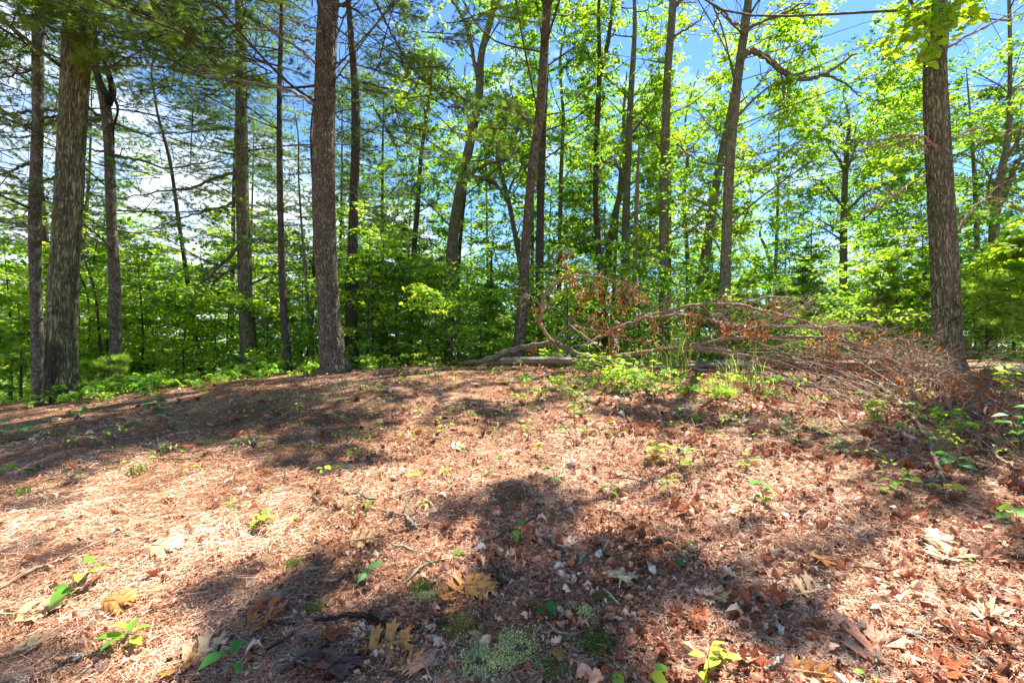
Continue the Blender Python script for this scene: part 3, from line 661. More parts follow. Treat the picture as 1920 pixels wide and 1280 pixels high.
limb(T17, [(1388, 115), (1402, 97), (1418, 98), (1440, 110), (1462, 130), (1485, 144), (1515, 148), (1550, 138), (1580, 118), (1605, 100)], 10.6, [12, 12, 11, 10, 10, 9, 8, 7, 5, 4], 8, .8)
limb(T17, [(1545, 140), (1575, 152), (1595, 165), (1615, 185)], 10.6, [5, 4, 3, 2], 6, .6)
limb(T17, [(1392, 62), (1420, 45), (1460, 30), (1500, 8)], 10.8, [8, 6, 5, 4], 6, .7)
limb(T17, [(1384, 45), (1372, 44), (1358, 22), (1345, 30), (1338, 50)], 10.8, [6, 5, 4, 3], 4, .4)
limb(T17, [(1378, 290), (1392, 300), (1396, 285), (1410, 288)], 10.8, [4, 3, 2], 3, .3)
T18 = tree('oak_tree', 'rounded mid-distance tree with a clean trunk and radiating limbs, left of the lone thick trunk', 'tree', [(1581, 552), (1582, 430), (1585, 320)], 20.0, [17, 15, 12], 'bark_grey', 12.5, seed=34, sides=12, tip=.3)
for L_ in ([(1585, 325), (1570, 295), (1552, 270), (1538, 240)], [(1585, 320), (1600, 290), (1605, 250), (1600, 210)], [(1583, 390), (1562, 365), (1545, 345), (1525, 335)], [(1583, 400), (1605, 380), (1625, 360), (1650, 350)], [(1582, 440), (1560, 425), (1530, 410)]):
    limb(T18, L_, 20, [6, 5, 3, 2], 9, 1.1)
T19 = tree('oak_tree', 'thick lone trunk with fissured grey bark on the right, black patches near its foot', 'tree', [(1778, 690), (1774, 560), (1766, 400), (1758, 250), (1752, 120), (1755, 0)], 7.2, [63, 60, 58, 55, 51, 47], 'bark_oak_right', 17, seed=35, fine=.025, sides=120, bump='oak', flare=1.08)
limb(T19, [(1764, 285), (1735, 262), (1700, 254), (1650, 262), (1610, 285)], 7.1, [7, 5, 4, 3, 2], 10, .45, 'bark_twig')
limb(T19, [(1738, 283), (1722, 268), (1712, 262)], 7.1, [4, 3, 2], 4, .3, 'bark_twig')
limb(T19, [(1738, 325), (1700, 350), (1665, 372), (1620, 400)], 7.2, [4, 3, 2, 1.5], 10, .4, 'bark_twig')
limb(T19, [(1740, 128), (1715, 128), (1690, 125)], 7.2, [3, 2, 1.5], 4, .3, 'bark_twig')
limb(T19, [(1775, 92), (1815, 68), (1860, 45), (1915, 15)], 7.2, [5, 4, 3, 2], 8, .35, 'bark_twig')
limb(T19, [(1796, 440), (1808, 415), (1830, 385), (1865, 370), (1920, 395)], 7.2, [7, 5, 4, 3, 2], 8, .4, 'bark_twig')
limb(T19, [(1786, 262), (1830, 240), (1870, 255), (1915, 240)], 7.2, [4, 3, 2, 1.5], 8, .4, 'bark_twig')
T20 = tree('oak_tree', 'crooked trunk with a low fork at the far right edge, beyond the lone thick trunk', 'tree', [(1862, 520), (1866, 400), (1878, 320), (1888, 270), (1893, 215)], 13.0, [26, 23, 18, 15, 11], 'bark_grey', 14, seed=36, sides=16)
limb(T20, [(1868, 395), (1890, 350), (1905, 310), (1925, 290)], 13, [13, 10, 8, 6], 7, .9)
limb(T20, [(1880, 300), (1902, 275), (1915, 245), (1930, 225)], 13, [6, 5, 4, 3], 6, .7)
limb(T20, [(1870, 355), (1850, 320), (1830, 300), (1800, 285)], 13, [5, 4, 3, 2], 7, .8)
T21 = tree('oak_tree', 'small twisted distant tree seen against the pale sky, just right of the tall grey trunk', 'tree', [(1440, 560), (1445, 510), (1437, 470), (1425, 440)], 24.0, [9, 8, 7, 5], 'bark_grey', 8.2, seed=37, sides=8)
T22 = tree('oak_tree', 'short dark trunk among the pine saplings left of the curved grey tree', 'tree', [(770, 590), (772, 520), (782, 400), (790, 290)], 17.0, [12, 11, 10, 8], 'bark_dark', 13, seed=38, sides=10)
T23 = tree('oak_tree', 'thin dark trunk directly right of the curved grey tree', 'tree', [(860, 600), (860, 500), (866, 420), (872, 360)], 19.0, [8, 8, 7, 6], 'bark_dark', 13, seed=39, sides=8)
T24 = tree('oak_tree', 'faint slim trunk between the crossing dark trunk and the split trunk', 'tree', [(1048, 560), (1050, 430), (1052, 330), (1056, 220)], 18.0, [9, 9, 8, 7], 'bark_grey', 15, seed=40, sides=8)
T25 = tree('oak_tree', 'slim brown trunk just right of the tall straight grey trunk', 'tree', [(1290, 560), (1288, 470), (1282, 380), (1290, 300)], 21.0, [9, 9, 8, 6], 'bark_grey', 14, seed=41, sides=8)
T26 = tree('pine_tree', 'thin pole-like trunk against the sky gap left of the tall brown leaning trunk', 'tree', [(920, 680), (919, 600), (921, 520), (922, 470)], 14.0, [6, 6, 5, 3], 'bark_dark', 4.2, seed=42, sides=8)
T27 = tree('pine_tree', 'young pole pine showing above the brush, right of the tall grey trunk', 'tree', [(1519, 590), (1520, 540), (1521, 480), (1521, 430)], 18.0, [6, 5, 4, 3], 'bark_dark', 6.3, seed=43, sides=8)

# --- bare and needled boughs of the left pines (places read from the photograph)
def boughs(t, L, Y, twn=7, twL=.6, bark=None):
    for pts, w in L: limb(t, pts, Y, [w, w*.75, w*.5, w*.3], twn, twL, bark, 'dead_branch')
boughs(T1, [([(70, 126), (35, 138), (0, 146), (-60, 150)], 5), ([(66, 95), (45, 98), (15, 112), (-30, 135)], 5), ([(62, 205), (35, 212), (0, 216), (-60, 222)], 6), ([(64, 232), (30, 236), (0, 226), (-40, 215)], 5),
     ([(56, 305), (35, 312), (10, 325), (-40, 350)], 7), ([(78, 207), (110, 206), (140, 212), (190, 222)], 6), ([(82, 235), (110, 228), (150, 240)], 5), ([(80, 60), (110, 90), (135, 120)], 3), ([(60, 255), (30, 258), (-20, 250)], 4), ([(82, 340), (100, 332), (130, 325), (180, 290)], 5), ([(60, 30), (30, 28), (-20, 24)], 4), ([(80, 20), (110, 22), (150, 12)], 4)], 7.9)
boughs(T3, [([(196, 222), (180, 215), (165, 200), (140, 188)], 8), ([(212, 230), (250, 245), (290, 260), (340, 275)], 4), ([(200, 222), (175, 226), (160, 222)], 7), ([(200, 288), (170, 280), (150, 282)], 5), ([(206, 292), (260, 300), (319, 316), (413, 299)], 7), ([(196, 340), (180, 338), (160, 345)], 4), ([(215, 195), (245, 202), (270, 204)], 3), ([(200, 385), (160, 390), (140, 400)], 3)], 9.0)
boughs(T5, [([(444, 322), (400, 335), (350, 355), (302, 359), (225, 372)], 7), ([(446, 376), (410, 390), (350, 405), (290, 428)], 6), ([(446, 465), (420, 490), (385, 525), (352, 540)], 8), ([(446, 497), (418, 515), (385, 545), (360, 570)], 6),
     ([(444, 240), (400, 243), (340, 248), (282, 250)], 5), ([(460, 115), (478, 105), (500, 80)], 3), ([(470, 590), (500, 605), (520, 600)], 4), ([(445, 150), (410, 170), (370, 190)], 4), ([(440, 60), (400, 40), (350, 45)], 4), ([(462, 200), (490, 215), (530, 225)], 3)], 10.8, 9, .8)
boughs(T7, [([(590, 198), (560, 178), (524, 165), (454, 153), (393, 141), (329, 134)], 7), ([(591, 117), (555, 88), (520, 66), (470, 30), (415, -5)], 6), ([(590, 84), (565, 75), (535, 67), (500, 55)], 5), ([(600, 60), (570, 45), (540, 30), (500, 22)], 4)], 7.5, 9, .35, 'bark_dead')
boughs(T7, [([(634, 8), (660, 15), (683, 32)], 7), ([(634, 32), (655, 34), (690, 42)], 3), ([(630, 120), (642, 114), (650, 108)], 4), ([(634, 140), (671, 151), (749, 171), (790, 178)], 4), ([(700, -5), (735, 64), (765, 118), (833, 185), (866, 202)], 5), ([(626, 210), (660, 208), (700, 198)], 3), ([(630, 50), (660, 75), (700, 110)], 4), ([(632, 222), (655, 232), (690, 245)], 3)], 7.6, 7, .4, 'bark_dark')
boughs(T8, [([(668, 155), (700, 160), (750, 175)], 4), ([(664, 280), (700, 282), (740, 280)], 3), ([(660, 400), (690, 405), (725, 420)], 4)], 11.5, 6, .6)

# ------------------------------------------------------------------ crowns
R_ = np.random.default_rng(5)
def vol(t, n, z0, z1, R0, R1, **k): return volume(t, n, z0, z1, R0, R1, t.rng, **k)
for t, n, z0, z1, R0, R1 in ((T1, 130, 3.2, 9.5, 3.2, 2.6), (T3, 130, 3.3, 9.5, 3.0, 2.2), (T6, 50, 4.5, 9.5, 2.0, 1.5), (T8, 60, 2.6, 13, 2.2, 2.4)):
    crown(t, vol(t, n, z0, z1, R0, R1), 'pine', 12, foliage='needle', L=1.3, tone=.4, wood='bark_dark', lmbr=.02, flatten=.1)
crown(T5, vol(T5, 230, 2.2, 13, 3.2, 3.2), 'pine', 16, foliage='needle', L=1.5, tone=.45, wood='bark_dark', lmbr=.025, flatten=.15)
crown(T7, vol(T7, 230, 5.0, 12.5, 3.6, 3.2), 'pine', 16, foliage='needle', L=1.3, tone=.6, wood='bark_dark', lmbr=.025, flatten=.2)
crown(T4, vol(T4, 14, 4.5, 9, 1.2, 1.2), 'pine', 5, foliage='needle', L=1., lmbr=.012)
crown(T2, vol(T2, 60, 6.6, 14, 2.5, 3.0), 'oak', 7, n=90, rd=.7, size=.12, tone=.4)
for t, n, z0, z1, R0, R1, k in ((T10, 110, 5, 15.5, 2.6, 3.2, {}), (T11, 105, 4.6, 14, 2.4, 3.2, {}), (T12, 75, 6, 15.5, 2.4, 3, {}), (T13a, 60, 4, 11, 1.6, 2, {}),
        (T13, 85, 4.5, 15.5, 2.0, 2.6, {}), (T14a, 50, 4.5, 13, 2, 2.4, {}), (T14, 85, 5, 15, 2.2, 2.8, {}), (T15, 120, 4.2, 14.5, 2.6, 3, {}), (T16, 110, 5, 15, 2.5, 3, {}),
        (T17, 230, 4.5, 13, 3.0, 3.6, {}), (T18, 250, 2.4, 11.8, 2.4, 2.6, {}), (T20, 190, 2.5, 13.5, 3.0, 2.6, {}), (T21, 50, 1.0, 7.8, 1.8, 1.2, {}), (T22, 70, 3, 12.5, 1.8, 1.6, {}),
        (T23, 60, 2.5, 12.5, 1.8, 1.6, {}), (T24, 45, 4.5, 14.5, 2, 2, {}), (T25, 90, 3, 13.5, 2, 2.2, {})):
    tn = .55 + .2*min(1, max(0, (t.base[0]+1)/6.))
    crown(t, vol(t, n, z0, z1, R0, R1, **k), 'oak', 9, n=84, rd=.75, size=.115 if t.Y < 18 else .13, tone=tn, lmbr=.035)
# far bough of the curved limb of T17, out to the right
cc = []
for px, py in ((1440, 90), (1480, 120), (1530, 110), (1560, 150), (1600, 90), (1620, 130), (1640, 190), (1500, 60), (1570, 40), (1650, 60), (1500, 200), (1560, 230), (1450, 190), (1610, 250), (1680, 120), (1540, 20), (1430, 30), (1660, 20), (1600, 190), (1470, 240)):
    for q in range(3): cc.append(at(px+T17.rng.normal(0, 22), py+T17.rng.normal(0, 18), 10.7+T17.rng.normal(0, .5)))
cc = np.array(cc); cc = cc[accept(cc, T17.rng, .6)]
crown(T17, cc, 'oak', 6, n=70, rd=.42, size=.095, tone=.85, lmbr=.02, flatten=.3, name='bough_leaves')
crown(T19, vol(T19, 30, 6.9, 13, 2.6, 3.2), 'oak', 6, n=90, rd=.7, size=.12, tone=.6)
cc = np.array([at(px+T19.rng.normal(0, 9), py+T19.rng.normal(0, 9), 6.6+T19.rng.normal(0, .15)) for px, py in ((1745, 15), (1765, 25), (1735, 45), (1755, 65), (1780, 20), (1795, 12), (1720, 25), (1705, 15), (1740, 90), (1725, 62), (1800, 35), (1690, 40), (1675, 78), (1712, 100), (1785, 45)) for q in (0, 1)])
lf = MB(); wd = MB(); leaf_spray(wd, lf, cc, T19.rng, 8, .22, .15, .5, 4, .85, proto=MAPLE, drop=.4, tw=.003)
lf.build('maple_spray', M['leaf'], T19.root, T19.base); wd.build('maple_twigs', M['bark_twig'], T19.root, T19.base)
# near needles that hang in front of the second trunk's top and the big pine's right side
cc = np.array([at(px, py, Yq) for px, py, Yq in ((170, 25, 6.6), (190, 50, 6.8), (215, 20, 6.5), (240, 60, 7), (280, 90, 7.2), (310, 110, 7.4), (260, 25, 7), (350, 100, 7.3), (390, 60, 7.4), (430, 90, 7.6), (300, 50, 7), (340, 20, 7.2), (230, 100, 7.2), (370, 135, 7.5), (60, 30, 6.8), (20, 60, 7.4), (480, 130, 7.6), (520, 60, 7.6), (330, 160, 8), (400, 20, 7.4), (460, 45, 7.5))])
cc = np.concatenate([cc, cc+T7.rng.normal(0, .3, cc.shape)]); pine_l = MB(); pine_w = MB(); pine_spray(pine_w, pine_l, cc, T7.rng.normal(0, 1, cc.shape)*[1, .5, .15]+[-.6, 0, -.1], T7.rng, .8, .10, .8)
pine_l.build('low_needles', M['needle'], T7.root, T7.base); pine_w.build('low_twigs', M['bark_dark'], T7.root, T7.base)
cc = np.array([at(px, py, Yq) for px, py, Yq in ((680, 60, 7.6), (720, 90, 7.7), (760, 130, 7.7), (800, 180, 7.8), (840, 200, 7.9), (870, 215, 8), (700, 200, 7.8), (740, 190, 7.8), (780, 250, 8), (820, 240, 8), (900, 190, 8.2), (720, 20, 7.6), (790, 60, 7.6), (850, 110, 7.8), (860, 40, 7.8), (700, 140, 7.7), (660, 120, 7.8), (905, 240, 8.4), (890, 260, 8.4))])
cc = np.concatenate([cc, cc+T7.rng.normal(0, .3, cc.shape)]); pine_l = MB(); pine_w = MB(); pine_spray(pine_w, pine_l, cc, T7.rng.normal(0, 1, cc.shape)*[.6, .5, .2]+[.9, 0, -.2], T7.rng, .8, .09, .85)
pine_l.build('low_needles', M['needle'], T7.root, T7.base); pine_w.build('low_twigs', M['bark_dark'], T7.root, T7.base)

# unseen overhead leaf clumps added to the near trees for their dappled shade
near = [T2, T5, T7, T11, T12, T15, T17, T19]
G = []; rg = np.random.default_rng(77)
while len(G) < 420:
    Yg = np.sqrt(rg.uniform(1.2**2, 8.8**2)) if len(G) % 5 < 3 else rg.uniform(1.2, 5.5); Xg = rg.uniform(-1.25, 1.25)*Yg; P = np.array([[Xg, Yg, float(zg(Xg, Yg))]])
    px, py = proj(P); l = lit(px, np.clip(py, 680, 1280))[0]
    if l < .62 and rg.random() < (1-l*1.3)**1.5:
        if Yg < 3.4 and l > .42: continue
        h = max(8.5, 1.28*Yg+1.5)+rg.uniform(0, 2.0); G.append(np.append(P[0]+SUND*h/SUND[2], Yg))
G = np.array(G); GY = G[:, 3]; G = G[:, :3]; TX = np.array([[t.base[0], t.base[1]+1.5] for t in near])
own = ((G[:, None, :2]-TX[None])**2).sum(-1).argmin(1)
for q, t in enumerate(near):
    pts = G[(own == q) & (GY > 3.4)]; near_ = G[(own == q) & (GY <= 3.4)]
    if len(near_): crown(t, near_, 'oak' if t not in (T7, T5) else 'pine', 4, n=42, rd=.22, size=.08, tone=.5, lmbr=.02, flatten=.6, L=.4, tl=.1, foliage='leaf' if t not in (T7, T5) else 'needle', name='shade_clumps')
    if not len(pts): continue
    if t in (T7, T5): crown(t, pts, 'pine', 8, foliage='needle', L=.7, tone=.5, wood='bark_dark', lmbr=.03, flatten=.3, tl=.12, name='shade_clumps')
    else: crown(t, pts, 'oak', 6, n=42, rd=.36, size=.10, tone=.5, lmbr=.03, flatten=.6, name='shade_clumps')

# ------------------------------------------------------------------ background trees beyond the brow
def bgtree(x, Y, h, kind, label, group, n, Rr, seed, w=.2, z0=1.5):
    rng = np.random.default_rng(seed); z = float(zg(x, Y)); lean = rng.normal(0, .25, 2)
    o = Tree(); o.base = np.array([x, Y, z]); o.rng = rng; o.Y = Y; o.bark = 'bark_grey' if kind != 'pine' else 'bark_dark'
    P = spline([[x, Y, z-.2], [x+lean[0]*.4, Y+lean[1]*.4, z+h*.35], [x+lean[0], Y+lean[1], z+h*.7], [x+lean[0]*1.6, Y+lean[1], z+h]], 8)
    o.S = P; o.R = np.interp(np.linspace(0, 1, len(P)), [0, .5, 1], [w/2, w*.36, w*.08])
    o.root = empty({'pine': 'pine_tree', 'oak': 'oak_tree'}[kind], o.base, label, 'tree', group)
    mb = MB(); tube(mb, P, o.R, 9); mb.build('trunk', M[o.bark], o.root, o.base)
    V_ = volume(o, n, z+z0, z+h, Rr, Rr*(.35 if kind == 'pine' else .8), rng)
    if kind == 'pine': crown(o, V_, 'pine', 12, foliage='needle', L=1.5, tone=.5, lmbr=.02, flatten=.1, tl=.13)
    else: crown(o, V_, 'oak', 7, n=66, rd=.85, size=.15, tone=.6, lmbr=.03, foliage='leaf_far' if Y > 24 else 'leaf')
    return o
gp = 'pines beyond the left brow'; go_ = 'broadleaf trees beyond the brow of the knoll'
for x, Y, h, seed in ((-13, 13, 12, 1), (-17.5, 18, 15, 2), (-10.5, 17, 14, 3), (-14, 24, 17, 4), (-8, 21, 16, 5), (-5.4, 19, 14, 7)):
    bgtree(x, Y, h, 'pine', 'dark feathery pine standing beyond the brow, behind the left-hand trunks', gp, 140, 2.8, 100+seed)
for x, Y, h, seed in ((-22, 24, 16, 1), (-6.5, 27, 17, 2), (-1.2, 24, 15, 3), (2.0, 27, 15, 4), (5.2, 26, 18, 5), (12, 21, 15, 7), (18.5, 20, 16, 8), (21, 27, 17, 9), (26, 27, 18, 10), (14.5, 32, 15, 11), (-12, 33, 19, 12), (0.8, 19, 12.5, 13), (4.3, 20, 14, 14), (7.4, 21.5, 15, 15), (-3, 32, 17, 16), (10, 34, 17, 17), (23, 36, 17, 18), (16, 15.5, 11.5, 19), (12.2, 13.5, 5.5, 20), (9.4, 16, 6, 21)):
    bgtree(x, Y, h, 'oak', 'slim leafy tree standing further down the slope beyond the brow', go_, 175 if h > 8 else 70, 2.7 if h > 8 else 1.8, 200+seed, w=.2 if h > 8 else .08)

# ------------------------------------------------------------------ understory saplings
def sapling(px, Y, h, label, group, seed, leaf='leaf_dark', tone=.5, n=22, R=.9, size=.12, pine=False, lean=0., z0=.3):
    rng = np.random.default_rng(seed); x = (px-960)/F*Y; z = float(zg(x, Y)); o = Tree(); o.base = np.array([x, Y, z]); o.rng = rng; o.bark = 'bark_dark'
    P = spline([[x, Y, z-.05], [x+lean*.3+rng.normal(0, .04), Y, z+h*.4], [x+lean, Y+rng.normal(0, .1), z+h]], 8); w = .012+.008*h
    o.S = P; o.R = np.linspace(w, .005, len(P)); o.root = empty('young_pine' if pine else 'leafy_sapling', o.base, label, 'young pine' if pine else 'sapling', group)
    mb = MB(); tube(mb, P, o.R, 6); mb.build('stem', M['bark_dark'], o.root, o.base)
    if pine:
        lf = MB(); wd = MB(); k = int(h*6)
        for i in range(k):
            t = np.clip(.12+.86*i/k+rng.normal(0, .035), .1, .99); c, _ = trunk_at(o, z+h*t); m = int(rng.integers(2, 6)); a = rng.uniform(0, 6.3, m)
            d = np.stack([np.cos(a), np.sin(a), rng.uniform(-.05, .55, m)], -1)
            pine_spray(wd, lf, np.repeat(c[None], m, 0), d, rng, max(.2, h*.36*(1.05-t)*rng.uniform(.6, 1.3)), .10, tone, full=.9, r0=.006, droop=.12)
        lf.build('needles', M['needle_young'], o.root, o.base); wd.build('branches', M['bark_dark'], o.root, o.base)
        return o
    zz = rng.uniform(z0, 1, n)*h; a = rng.uniform(0, 6.3, n); rr_ = R*np.sqrt(rng.uniform(.05, 1, n))*(1.15-.6*zz/h)
    c = np.array([trunk_at(o, z+q)[0] for q in zz]); Cc = c+np.stack([np.cos(a)*rr_, np.sin(a)*rr_, 0*a], -1)
    lf = MB(); wd = MB()
    for q in range(n):
        b, _ = trunk_at(o, Cc[q, 2]-.25*rr_[q]); tube(wd, spline([b, b*.5+Cc[q]*.5+[0, 0, .04], Cc[q]], 3), [.008, .004], 4, cap=False)
    leaf_spray(wd, lf, Cc, rng, 42, .34, size, .16, tone=tone, proto=LEAFN if Y < 9 else LEAF4, drop=.25, tw=.003)
    lf.build('leaves', M[leaf], o.root, o.base); wd.build('branches', M['bark_dark'], o.root, o.base)
    return o
gs = 'leafy saplings along the brow of the knoll'
ls = 'bright leafy sapling in the green thicket along the brow'
for i, (px, Y, h, tone, n, R, sz) in enumerate(((-60, 8.6, 2.6, .7, 26, 1.0, .14), (20, 9.6, 3.4, .6, 34, 1.1, .13), (40, 8.4, 1.9, .5, 24, .8, .13), (150, 10.6, 3.6, .75, 34, 1.2, .13), (205, 9.8, 2.4, .6, 26, .8, .13), (262, 10.2, 3.0, .75, 30, 1.0, .13),
        (290, 12, 3.6, .6, 36, 1.2, .13), (345, 10.6, 2.0, .6, 24, .9, .12), (400, 11.6, 2.9, .75, 32, 1.1, .12), (430, 12.5, 3.8, .45, 34, 1.1, .12), (500, 11, 2.4, .55, 26, .9, .12), (565, 12, 3.6, .5, 34, 1.0, .12), (585, 10.0, 1.5, .5, 20, .6, .11),
        (690, 10.4, 3.2, .55, 34, .9, .12), (700, 13, 4.6, .65, 44, 1.2, .12), (740, 11, 2.4, .5, 28, .9, .11), (800, 12, 3.0, .8, 34, 1.1, .11), (850, 10.8, 1.6, .6, 24, .8, .11), (900, 12.5, 2.4, .65, 28, .9, .11), (1060, 11.5, 3.0, .65, 32, 1.0, .11),
        (1130, 12.5, 3.6, .5, 36, 1.1, .11), (1200, 11.6, 3.0, .55, 32, 1.0, .11), (1290, 12.2, 3.4, .65, 36, 1.1, .11), (1330, 14.5, 4.0, .8, 40, 1.2, .11), (1690, 10.8, 2.7, .85, 36, 1.0, .12), (1640, 13, 3.2, .8, 36, 1.1, .12), (1735, 12, 3.6, .8, 38, 1.1, .12), (1850, 9.6, 2.4, .95, 34, 1.0, .13), (1900, 11, 3.2, .9, 36, 1.2, .13), (1960, 8.6, 2.6, .9, 30, 1.0, .14), (1825, 12.5, 3.2, .85, 36, 1.2, .12), (1560, 13.5, 2.0, .7, 26, 1.1, .12))):
    sapling(px, Y, h, ls, gs, 300+i, 'leaf_dark' if px < 1240 else 'leaf', tone*(1 if px < 1240 else .95), n, R, sz, z0=.15)
gy = 'young pines behind the brush'
for i, (px, Y, h, tone) in enumerate(((820, 13, 3.4, .7), (745, 14.5, 4.6, .6), (690, 15, 4.6, .55), (1000, 14, 3.0, .5), (920, 15, 3.4, .65), (1100, 14, 3.0, .6), (1340, 12, 2.3, .35), (1400, 13, 2.6, .4), (1465, 12.5, 2.3, .45), (1520, 15, 4.6, .55), (1600, 14, 2.7, .5), (1655, 11, 2.2, .6), (1930, 8.8, 3.0, .8), (330, 14, 4.2, .35))):
    sapling(px, Y, h, 'soft green young pine growing beyond the brow', gy, 400+i, pine=True, tone=tone)
sapling(205, 7.9, .75, 'low feathery hemlock-like seedling in front of the snapped trunk', None, 450, pine=True, tone=.75)
o = sapling(862, 8.6, 1.5, 'thin bare-stemmed sapling leaning left beside the butt end of the fallen log', None, 451, n=16, R=.5, lean=-.75, tone=.85, size=.09, z0=.75)

# tell the repeats apart by the gap between big trunks they show in
GAPS = [(70, 'slim ringed pine'), (118, 'thick furrowed trunk'), (212, 'snapped grey trunk'), (345, 'thin leaning sapling'), (457, 'mossy trunk'), (530, 'slender dark trunk'), (612, 'big reddish pine'), (858, 'curved grey tree'),
        (990, 'tall brown leaning trunk'), (1120, 'narrow split trunk'), (1246, 'tall straight grey trunk'), (1365, 'trunk with curved bough'), (1583, 'rounded mid-distance tree'), (1765, 'lone thick trunk')]
for gname, word in ((gs, 'leafy sapling'), (gy, 'soft young pine'), (gp, 'distant dark pine'), (go_, 'distant leafy tree')):
    cells = {}
    for o in bpy.data.objects:
        if o.parent is None and o.get('group') == gname:
            px = float(proj(np.array(o.location)+[0, 0, 1.])[0][0]); k = sum(px > g_[0] for g_ in GAPS); cells.setdefault(k, []).append((px, o))
    for k, L_ in cells.items():
        L_.sort(key=lambda e: e[0]); where = 'left of the slim ringed pine' if k == 0 else 'right of the lone thick trunk' if k == len(GAPS) else 'between the %s and the %s' % (GAPS[k-1][1], GAPS[k][1])
        for i, (px, o) in enumerate(L_):
            rk = '' if len(L_) == 1 else ('leftmost ', 'second ', 'third ', 'fourth ', 'fifth ', 'sixth ', 'seventh ')[i] if i < len(L_)-1 or len(L_) > 7 else 'rightmost '
            o['label'] = rk + word + ' ' + where

# thick mass of small leaves filling in beyond the brow (nobody could count it)
def thicket(name, n, xs, Ys, hs, leaf, tone, size, rd, label, seed, nl=60, gpow=1., pw=1.0):
    rng = np.random.default_rng(seed); Y = rng.uniform(Ys[0], Ys[1], n); x = rng.uniform(xs[0], xs[1], n)*Y
    h = hs[0]+(hs[1]-hs[0])*rng.random(n)**pw
    P = np.stack([x, Y, zg(x, Y)+h], -1); P = P[accept(P, rng, gpow)]
    lf = MB(); wd = MB(); leaf_spray(wd, lf, P, rng, nl, rd, size, .22, tone=tone, tw=.004)
    o = lf.build(name, M[leaf]); tag(o, label, name.replace('_', ' '), kind='stuff')
    o2 = wd.build('twigs', M['bark_dark'], o)
thicket('understory_leaves', 950, (-1.25, -.32), (9.8, 16), (.15, 4.6), 'leaf_dark', .75, .125, .6, 'dense green understory leaves filling the slope behind the left trunks', 1, pw=1.4)
thicket('understory_leaves', 600, (-.36, .45), (10.5, 16), (.1, 3.4), 'leaf_dark', .65, .11, .55, 'dense green understory leaves behind the brow in the middle', 2, pw=1.2)
thicket('understory_leaves', 420, (.45, 1.3), (9.8, 16), (.1, 2.8), 'leaf', .7, .12, .55, 'bright yellow-green understory leaves behind the right-hand trunk', 3, pw=1.2)
thicket('distant_wood', 3000, (-1.2, 1.3), (20, 48), (.3, 12), 'leaf_far', .6, .24, 1.3, 'far green wood down the slope seen between the trunks', 4, 54, pw=1.25)
thicket('understory_leaves', 700, (-1.25, .1), (15.5, 24), (.1, 6.5), 'leaf_far', .65, .16, .8, 'paler green leaves further down the left slope', 14, pw=1.1)
thicket('distant_wood', 700, (-1.2, 1.3), (45, 95), (.5, 14), 'leaf_far', .4, .5, 2.6, 'hazy treetops of the farthest wood below the sky', 6, 54, pw=1.0)
# low leafy ground plants along the edge
def groundcover(name, spots, n, size, leaf, tone, label, seed):
    rng = np.random.default_rng(seed); P = []
    for px, py, w, k in spots:
        for _ in range(k):
            q = hit(px+rng.normal(0, w), min(py+abs(rng.normal(0, 4)), 1270)); q[1] += rng.uniform(-.1, .7); q[2] = float(zg(q[0], q[1]))+rng.uniform(.05, .28); P.append(q)
    lf = MB(); wd = MB(); leaf_spray(wd, lf, np.array(P), rng, n, .16, size, .3, tone=tone, proto=LEAFN, twigs=5, tw=.0025)
    o = lf.build(name, M[leaf]); tag(o, label, 'ground plants', kind='stuff'); wd.build('stems', M['bark_twig'], o)
groundcover('low_plants', [(330, 725, 34, 14), (400, 712, 44, 16), (470, 700, 36, 14), (530, 698, 25, 12), (600, 692, 25, 20), (650, 690, 22, 16), (560, 694, 20, 12), (720, 684, 30, 10), (820, 680, 30, 8), (445, 705, 20, 14), (110, 756, 20, 12), (215, 735, 20, 14), (60, 752, 40, 12), (150, 745, 34, 10), (250, 735, 34, 9)], 40, .07, 'leaf_dark', .5, 'low leafy plants fringing the litter at the foot of the left-hand trunks', 8)
groundcover('low_plants', [(700, 690, 40, 10), (780, 686, 40, 8), (1080, 745, 60, 10), (1240, 742, 60, 14), (1180, 735, 60, 12), (1420, 755, 60, 8), (1860, 830, 50, 5)], 25, .055, 'leaf', .6, 'scattered small green plants in the litter below the fallen tree', 9)

groundcover('tiny_sprouts', [(120, 830, 90, 7), (350, 800, 90, 9), (560, 770, 70, 12), (660, 760, 60, 12), (750, 735, 60, 8), (1010, 760, 40, 5), (1120, 780, 60, 8), (1200, 770, 60, 8), (1480, 830, 70, 7), (1700, 870, 70, 9), (250, 900, 60, 4), (1850, 900, 50, 8), (1330, 790, 60, 6), (900, 830, 90, 8), (1100, 860, 90, 6), (700, 840, 90, 7), (470, 860, 80, 6), (980, 720, 60, 10), (850, 705, 60, 10), (1380, 860, 60, 6), (1550, 790, 70, 8)], 12, .03, 'seedling', .5, 'tiny green sprouts dotted through the litter', 12)

